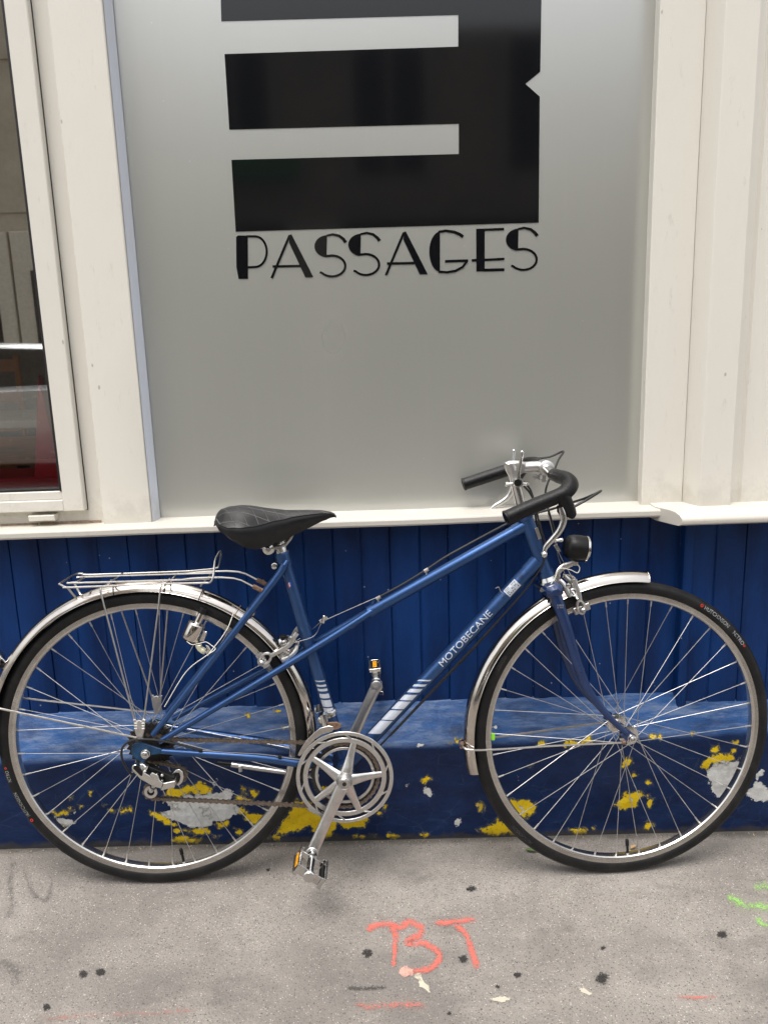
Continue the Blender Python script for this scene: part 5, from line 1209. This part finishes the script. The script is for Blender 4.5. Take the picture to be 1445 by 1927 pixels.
# derailleur housing loop and wire along the chain stay
cab([P(251, 1459, -.075), P(241, 1449, -.074), P(231, 1430, -.072), P(230, 1410, -.071), P(242, 1396, -.071), P(264, 1391, -.072), P(300, 1393, -.070), P(345, 1403, -.062), P(378, 1412, -.055)], .0026)
cab([P(378, 1412, -.055), P(430, 1416, -.050), P(500, 1420, -.044), P(545, 1427, -.040), P(570, 1429, -.038)], .0009, 'steel_wire', 'gear_wire')
for (x, y, n_) in ((378, 1412, -.056), (527, 1424, -.043)):
    b = MB(); c_ = P(x, y, n_); b.tube([c_-Vector((.004, 0, 0)), c_+Vector((.004, 0, 0))], .0036, 8); b.build('cable_stop', 'black_plastic', bike)
# front derailleur
def c7b(x, y): return (560+x/7.225, 1320+y/7.225)
b = MB(); plate(b, [c7b(*p) for p in ((20,690),(60,620),(130,520),(230,420),(310,360),(420,330),(480,340),(495,375),(470,410),(330,450),(230,520),(140,620),(70,710),(30,745),(5,730))], -.0600, -.0585)
fd = b.build('front_derailleur', 'rust' if 0 else 'steel_wire', bike)
b = MB(); plate(b, [c7b(*p) for p in ((405,285),(540,280),(590,310),(585,350),(540,375),(490,380),(470,340),(410,325))], -.050, -.044); b.build('cage_arm', 'rust', fd)
b = MB(); b.tube([P(*c7b(365, 330), -.052), P(*c7b(360, 250), -.050), P(*c7b(345, 190), -.046)], [.006, .007, .010], 10); b.lathe(P(*c7b(350, 205), -.030), (0, -1, 0), [(0, .011), (.020, .011), (.024, .007)], 16)
b.tube([P(*c7b(400, 170), -.020), P(*c7b(470, 160), -.0165), P(*c7b(510, 120), -.010)], [.006, .0065, .004], 10, flat=(1, .6), up=(0, 1, 0)); cS = BB+SA*(axis_s(BB, axS, 621, 1340)); b.tube([cS-SA*.007, cS+SA*.007], .0158, 18)
b.build('clamp_body', 'chrome_clean', fd)
b = MB(); b.tube([P(*c7b(300, 130), -.030), P(*c7b(285, 70), -.028), P(*c7b(290, 40), -.026)], [.009, .006, .004], 10); b.build('adjuster', 'black_plastic', fd)
# kickstand folded along the chain stay
b = MB(); b.tube([P(436, 1438.5, .030), P(545, 1454, .030), P(600, 1462, .020)], .0060, 12); b.m = 1; b.tube([P(410, 1435.5, .030), P(437, 1438.6, .030)], .0046, 10); b.m = 0; b.tube([P(452, 1442, .022), P(453, 1452, .020)], .0045, 8); b.build('kickstand', ['alu', 'black_plastic'], bike)

# dynamo
def c4b(x, y): return (320+x/10.32, 1120+y/10.32)
d0, d1 = P(*c4b(395, 850), -.040), P(*c4b(672, 262), -.030); dax = (d1-d0).normalized()
b = MB(); s_ = (d1-d0).length
b.lathe(d0, dax, [(-.002, .017), (0, .0195), (.001, .0200), (.035*s_/.0769, .0200), (.036*s_/.0769, .0198), (.039*s_/.0769, .0185), (.041*s_/.0769, .0100), (.043*s_/.0769, .0085), (.066*s_/.0769, .0080)], 28); dyn = b.build('dynamo', 'chrome', bike)
b = MB(); b.lathe(d0, dax, [(-.008, .008), (-.005, .014), (-.002, .0175)], 24); b.lathe(d0+dax*(s_-.012), dax, [(0, .0080), (.001, .0098), (.012, .0102), (.013, .008)], 24); b.build('roller', 'black_plastic', dyn)
b = MB(); plate(b, [c4b(*p) for p in ((500,960),(610,960),(620,1010),(700,1050),(715,1090),(680,1140),(620,1120),(550,1060),(515,1010))], -.050, -.038, P, .001); q_ = P(*c4b(650, 1075), -.050); b.lathe(q_, (0, -1, 0), [(0, .0048), (.004, .0042), (.005, .002)], 12); b.build('bracket', 'cream_plastic', dyn)
b = MB(); plate(b, [c4b(*p) for p in ((540,800),(600,810),(610,700),(640,680),(720,700),(730,730),(690,840),(680,890),(560,890),(530,860))], -.036, -.028, P, .001); plate(b, [c4b(*p) for p in ((700,960),(750,980),(810,1070),(800,1120),(740,1150),(700,1120),(740,1060))], -.055, -.049, P, .0008); b.build('spring_housing', 'chrome_clean', dyn)
cab([P(*c4b(330, 900), -.058), P(*c4b(430, 960), -.060), P(*c4b(560, 940), -.056), P(*c4b(700, 910), -.05), P(*c4b(800, 970), -.05), P(*c4b(880, 1050), -.056), P(*c4b(700, 1180), -.062), P(350, 1265, -.066), P(310, 1330, -.068)], .0009, 'white_plastic', 'lamp_wire')
cab([P(*c4b(1260, 280), -.030), P(*c4b(1210, 420), -.034), P(*c4b(1130, 620), -.045), P(*c4b(1000, 830), -.052), P(*c4b(850, 1020), -.056), P(*c4b(730, 1180), -.060)], .0009, 'white_plastic', 'lamp_wire')

# headlight
h0, h1 = Q(1061, 1028, 0), Q(1103.5, 1033.5, 0); hax = (h1-h0).normalized(); hl_ = (h1-h0).length
b = MB(); b.lathe(h0, hax, [(0, .001), (.0005, .012), (.003, .0195), (.008, .0245), (.018, .0275), (.028, .0285), (.036, .0287), (hl_-.006, .0282), (hl_-.006, .026)], 36); head = b.build('headlight', 'black_plastic', bike, S, angle=30)
b = MB(); b.lathe(h0+hax*(hl_-.006), hax, [(0, .0288), (.004, .0290), (.006, .0275), (.0055, .0255), (.002, .0250)], 36); b.build('lamp_rim', 'chrome_clean', head)
b = MB(); b.lathe(h0+hax*(hl_-.0035), hax, [(0, .0255), (.004, .018), (.006, .001)], 32); b.build('lens', 'lens', head); b = MB(); b.lathe(h0+hax*(hl_-.004), hax, [(-.022, .002), (-.012, .014), (0, .025)], 28); b.build('lamp_bowl', 'chrome_clean', head)
b = MB(); b.tube([Q(1082, 1056, -.002), Q(1072, 1062, -.004), Q(1058, 1068, -.006), Q(1050, 1078, -.010), Q(1048, 1092, -.012), Q(1046, 1104, -.012)], [.0062, .0066, .0066, .0060, .0058, .0058], 10, k=4, flat=(.35, 1) if 0 else (1, .35), up=(0, 1, 0)); b.lathe(Q(1082, 1062, -.002), (0, 0, 1), [(-.002, .0065), (.006, .0065)], 12)
b.build('lamp_bracket', 'steel_wire', head)
cab([Q(1082, 1058, -.004), Q(1090, 1068, -.010), Q(1086, 1078, -.014), Q(1072, 1072, -.016), Q(1052, 1070, -.018), Q(1045, 1085, -.020), Q(1036, 1100, -.024), Q(1031, 1110, -.030)], .0010, 'white_plastic', 'lamp_wire', ml=S)
cab([P(1004, 1100, -.008), P(1020, 1108, -.006), P(1032, 1114, -.004)], .0014, 'cable', 'lamp_wire')

cab([P(932, 1107, -.016), P(938, 1105, -.020), P(941, 1112, -.020), P(946, 1117, -.019), P(944, 1123, -.016)], .0009, 'steel_wire', 'wire_tie')
# saddle
sA0, sN = P(409, 985, 0), P(632, 971, 0)
sx0, sx1 = sA0.x, sN.x; Ls = sx1-sx0
zr = P(470, 966, 0).z; zn = P(610, 966, 0).z
b = MB(); NS, NW = 40, 16; topa = []
def lin(ks, t):
    for (a, va), (c_, vc) in zip(ks, ks[1:]):
        if t <= c_: return va+(vc-va)*(t-a)/(c_-a)
    return ks[-1][1]
crest = [(406, 978), (409, 966), (414, 959), (430, 953.5), (450, 951), (470, 951.5), (500, 956), (540, 960), (580, 959.5), (605, 960), (622, 963), (630, 967), (633, 971)]
ck = [((P(px, py, 0).x), P(px, py, 0).z) for px, py in crest]; sx0, sx1 = ck[0][0], ck[-1][0]; Ls = sx1-sx0
HWK = [(0, .022), (.03, .045), (.08, .064), (.15, .074), (.25, .076), (.35, .066), (.5, .044), (.65, .030), (.8, .022), (.92, .015), (.97, .010), (1, .003)]
DRK = [(0, .008), (.06, .026), (.15, .036), (.26, .037), (.36, .032), (.5, .020), (.65, .011), (.8, .007), (1, .002)]
SKK = [(0, .004), (.06, .013), (.14, .023), (.26, .042), (.36, .050), (.56, .046), (.74, .032), (.92, .013), (1, .002)]
vs = []
for i in range(NS+1):
    t = i/NS; t = .5-.5*math.cos(math.pi*t)*(1) if False else t; t = t*t*(3-2*t)*.5+t*.5; x = sx0+Ls*t; w_ = lin(HWK, t); zt = lin(ck, x); dr_ = lin(DRK, t); skirt = lin(SKK, t)
    ring_ = []
    for j in range(NW+1):
        a = -math.pi/2+math.pi*j/NW; q_ = abs(math.sin(a)); ring_.append((x, math.sin(a)*w_, zt-dr_*q_**2.1)); topa.append(1 if q_ < .97 else 0)
    zl = ring_[0][2]
    low = [(w_*1.02, zl-skirt*.35), (w_*.96, zl-skirt*.75), (w_*.84, zl-skirt), (w_*.60, zl-skirt*.9)]
    R_ = [(x, n_, z) for n_, z in low]; L_ = [(x, -n_, z) for n_, z in low[::-1]]
    ring_ = ring_+R_+L_; topa += [0]*8; vs += ring_
m_ = NW+1+8; fs = [(i*m_+j, i*m_+(j+1) % m_, (i+1)*m_+(j+1) % m_, (i+1)*m_+j) for i in range(NS) for j in range(m_)]+[tuple(range(m_)), tuple(range(NS*m_, NS*m_+m_))]
b.add(vs, fs); b.at = {'top': topa}; sad = b.build('saddle', 'saddle', bike, angle=60)
for s_ in (-1, 1):       # piping along the edge of the top
    b = MB(); pp = [Vector(vs[i*m_+(0 if s_ < 0 else NW)])+Vector((0, s_*.0004, .0006)) for i in range(1, NS)]; b.tube(pp, .0010, 6); b.build('piping', 'grip', sad)
sp = P(514, 1030, 0); b = MB()
for s_ in (-1, 1): b.tube([(sx0+.08, s_*.028, zr-.050), (sp.x-.03, s_*.022, sp.z+.006), (sp.x+.03, s_*.020, sp.z+.010), (sx1-.08, s_*.008, zn-.004)], .0035, 8, k=4)
b.build('saddle_rail', 'steel_wire', sad)
b = MB(); q_ = P(524, 1020, 0); b.tube([ST_T-SA*.01, ST_T+SA*.022, ST_T+SA*.026, q_+SA*.006], [.0129, .0129, .0105, .0110], 20)
b.lathe(P(508, 1029, 0)-Vector((0, .030, 0)), (0, 1, 0), [(-.004, .004), (0, .0055), (.003, .012), (.008, .0135), (.052, .0135), (.058, .012), (.060, .005)], 18); b.tube([P(508, 1029, 0), P(524, 1026, 0)], .011, 12)
b.lathe(P(530, 1040, -.010), (.5, -1, .2), [(0, .003), (.004, .003)], 8); b.build('seat_post', 'chrome_clean', bike)
b = MB(); q_ = P(518, 1063, 0); b.lathe(q_-Vector((0, .017, 0)), (0, 1, 0), [(-.003, .002), (-.002, .0055), (.004, .0058), (.0045, .0068), (.010, .0068), (.024, .0068), (.030, .0068), (.036, .005)], 14); b.build('seat_bolt', 'chrome_clean', bike)
b = MB(); q_ = P(466, 1142, 0); b.lathe(P(468, 1146, -.02), (0, -1, 0), [(0, .004), (.006, .004)], 8); b.lathe(P(478, 1150, .0), (0, -1, 0), [(0, .005), (.02, .005)], 8); b.build('stay_bolt', 'steel_wire', bike)

# grit along the foot of the plinth
b = MB(); rg = random.Random(11)
for i in range(420):
    x = rg.uniform(-1.05, 1.05); y = -.082-abs(rg.gauss(0, .010)); r_ = rg.uniform(.0008, .0028); z = gz(x)+r_*.4
    o_ = [Vector((x, y, z))+Vector((rg.uniform(-1, 1), rg.uniform(-1, 1), rg.uniform(-.4, .8)))*r_ for _ in range(5)]
    b.m = rg.choice((0, 0, 1, 2)); b.add(o_, [(0, 1, 2), (0, 2, 3), (0, 3, 1), (4, 1, 2), (4, 2, 3), (4, 3, 1)])
tag(b.build('grit', ['kerb', 'smear_dark', 'leaf']), 'fine grit and crumbs along the foot of the blue plinth', 'grit', kind='stuff')
# ================================================================== MARKS AND LITTER ON THE PAVEMENT
def flat_blob(name, pts, m, label, cat, group=None, h=.002, rings=5):
    c_ = Vector((sum(p[0] for p in pts)/len(pts), sum(p[1] for p in pts)/len(pts)))
    rnd = random.Random(hash((round(c_.x), round(c_.y))) & 0xffff); out = []
    P2 = [Vector(p) for p in pts]; n = len(P2)
    for i in range(n):
        for t in (0, .33, .66): out.append(P2[i].lerp(P2[(i+1) % n], t)+Vector((rnd.uniform(-1, 1), rnd.uniform(-.7, .7)))*(.20*(P2[0]-c_).length))
    b = MB(); vs = [GP(c_.x, c_.y, h)]; cov = [1.]
    for r_ in range(1, rings+1):
        k = r_/rings
        for p in out: q = c_.lerp(p, k); vs.append(GP(q.x, q.y, h)); cov.append(1-(k**2.5)*1.0)
    m_ = len(out); fs = [(0, 1+i, 1+(i+1) % m_) for i in range(m_)]
    for r_ in range(rings-1): fs += [(1+r_*m_+i, 1+(r_+1)*m_+i, 1+(r_+1)*m_+(i+1) % m_, 1+r_*m_+(i+1) % m_) for i in range(m_)]
    b.add(vs, fs); b.at = {'cover': cov}; o = b.build(name, m, None, fixn=False); return tag(o, label, cat, group)
def strokes(name, lines, m, label, cat, h=.002):
    b = MB(); cov = []
    for li, (c_, w_) in enumerate(lines):
        pp = cr_spline([Vector((x, y, 0)) for x, y in c_], 5); n = len(pp); ww_=1.35; K = [-1, -.6, 0, .6, 1]; vs = []
        for i, p in enumerate(pp):
            d = (pp[min(n-1, i+1)]-pp[max(0, i-1)]).normalized(); s_ = Vector((-d.y, d.x, 0)); ww = (w_[0]+(w_[1]-w_[0])*i/(n-1)) if isinstance(w_, tuple) else w_
            for k in K: q = p+s_*ww*1.12*k; vs.append(GP(q.x, q.y, h+.0003*li)); endf = min(1, i/2., (n-1-i)/2.); cov.append((1-abs(k)**2)*min(1, .35+endf))
        b.add(vs, [(i*5+j, i*5+j+1, (i+1)*5+j+1, (i+1)*5+j) for i in range(n-1) for j in range(4)])
    b.at = {'cover': cov}; return tag(b.build(name, m, None, fixn=False), label, cat)
strokes('spray_letters', [([(688,1752),(705,1742),(730,1738),(752,1745),(770,1735),(792,1745),(790,1758),(768,1770),(772,1776),(800,1776),(826,1795),(818,1816),(795,1826),(760,1828)], (11, 10)), ([(736,1738),(744,1758),(742,1790),(740,1826)], (13, 5)), ([(812,1738),(850,1735),(902,1728)], 9), ([(850,1735),(876,1758),(888,1790),(900,1828)], (9, 10))],
    'spray_red', 'coral red spray painted letters B and T below the chainring', 'graffiti')
strokes('spray_line', [([(660,1890),(700,1893),(750,1890),(816,1892)], 15)], 'spray_faint', 'faded red sprayed underline below the letters', 'graffiti')
strokes('spray_line', [([(60,1918),(130,1914),(220,1908),(300,1906),(380,1898)], 12)], 'spray_trace', 'long faint red sprayed line along the bottom left edge', 'graffiti')
strokes('spray_line', [([(1020,1892),(1050,1880)], 9)], 'spray_faint', 'tiny faded red sprayed dab right of the cream fleck', 'graffiti')
strokes('spray_line', [([(1266,1874),(1300,1877),(1362,1875)], 8)], 'spray_faint', 'short faded red sprayed dash at the lower right', 'graffiti')
strokes('spray_patch', [([(1364,1686),(1385,1694),(1404,1706),(1430,1704),(1456,1710)], (15, 17)), ([(1412,1672),(1436,1668),(1460,1676)], 14), ([(1420,1726),(1432,1738),(1446,1742)], 11)], 'spray_green', 'light green sprayed patches at the right edge', 'graffiti')
def ring_pts(cx, cy, rx, ry, n=7): return [(cx+rx*math.cos(2*math.pi*i/n), cy+ry*math.sin(2*math.pi*i/n)) for i in range(n)]
GR = 'black gum spots on the pavement'
for (x, y, rx, ry, lab) in ((157,1833,11,10,'left one of two round black gum spots side by side at the lower left'), (190,1829,12,9,'right one of two round black gum spots side by side at the lower left'), (691,1794,14,11,'dark gum spot just left of the red sprayed letters'), (871,1804,11,11,'black gum spot under the crossbar of the sprayed T'),
    (974,1834,11,8,'small black gum spot right of the sprayed letters, beside the splat'), (1132,1840,19,14,'largest black gum spot, ragged, at the lower right'), (1358,1758,14,10,'black gum spot below the green sprayed patches'), (1134,1783,7,6,'tiny gum spot above the largest gum spot'),
    (88,1895,10,9,'faint grey gum spot at the lower left corner'), (936,1857,6,5,'tiny black gum spot above the cream paint fleck'), (887,1672,13,8,'grey worn gum spot under the front wheel'), (505,1637,5,4,'tiny round grey spot behind the lower pedal'), (845,1907,6,5,'tiny dark spot at the bottom edge below the letters')):
    flat_blob('gum_spot', ring_pts(x, y, rx, ry), 'gum', lab, 'gum spot', GR)
strokes('scuff_mark', [([(648,1858),(680,1860),(735,1856)], 7)], 'smear', 'long black scuff between the letters and the red underline', 'scuff mark')
strokes('scuff_mark', [([(30,1612),(18,1660),(24,1700),(10,1730)], 14), ([(40,1620),(62,1680),(90,1690),(100,1640)], 11), ([(70,1625),(118,1600)], 12)], 'smear_faint', 'faint dark tyre-like scuff left of the rear wheel', 'scuff mark')
strokes('scuff_mark', [([(-10,1800),(30,1830),(20,1860)], 20)], 'smear_faint', 'faint grey smear at the left edge of the pavement', 'scuff mark')
flat_blob('paint_splat', [(748,1820),(765,1816),(780,1824),(782,1834),(765,1840),(750,1834)], 'pink_splat', 'pale pink paint splat at the foot of the sprayed B', 'paint splat')
flat_blob('paint_splat', [(780,1826),(790,1832),(802,1852),(812,1874),(796,1862),(784,1842)], 'cream_splat', 'narrow cream paint drip beside the pink splat', 'paint splat')
flat_blob('paint_splat', [(921,1878),(945,1874),(966,1877),(962,1884),(940,1888),(925,1884)], 'cream_splat', 'small cream paint fleck near the bottom edge', 'paint splat')
flat_blob('paint_splat', [(1088,1858),(1096,1860),(1118,1870),(1108,1874),(1094,1868)], 'cream_splat', 'tiny cream paint fleck left of the largest gum spot', 'paint splat')
def leaf(px, py, L_, m, label, rot):
    b = MB(); c_ = GP(px, py, .004); d = Vector((math.cos(rot), math.sin(rot), 0)); s_ = Vector((-d.y, d.x, 0)); vs = []
    for i in range(7):
        t = i/6; w_ = math.sin(math.pi*min(.97, t+.02))*L_*.22
        for k in (-1, 0, 1): vs.append(c_+d*(t-.5)*L_+s_*w_*k+Vector((0, 0, .002*abs(k)+.002*math.sin(t*3))))
    b.add(vs, [(i*3+j, i*3+j+1, (i+1)*3+j+1, (i+1)*3+j) for i in range(6) for j in range(2)]); tag(b.build('leaf', m, None, fixn=False), label, 'leaf')
leaf(1191, 1595, .022, 'leaf', 'small dry tan leaf beside the front valve', .6)
leaf(1000, 1601, .030, 'leaf_green', 'small green leaf left of the front tyre', -.3)
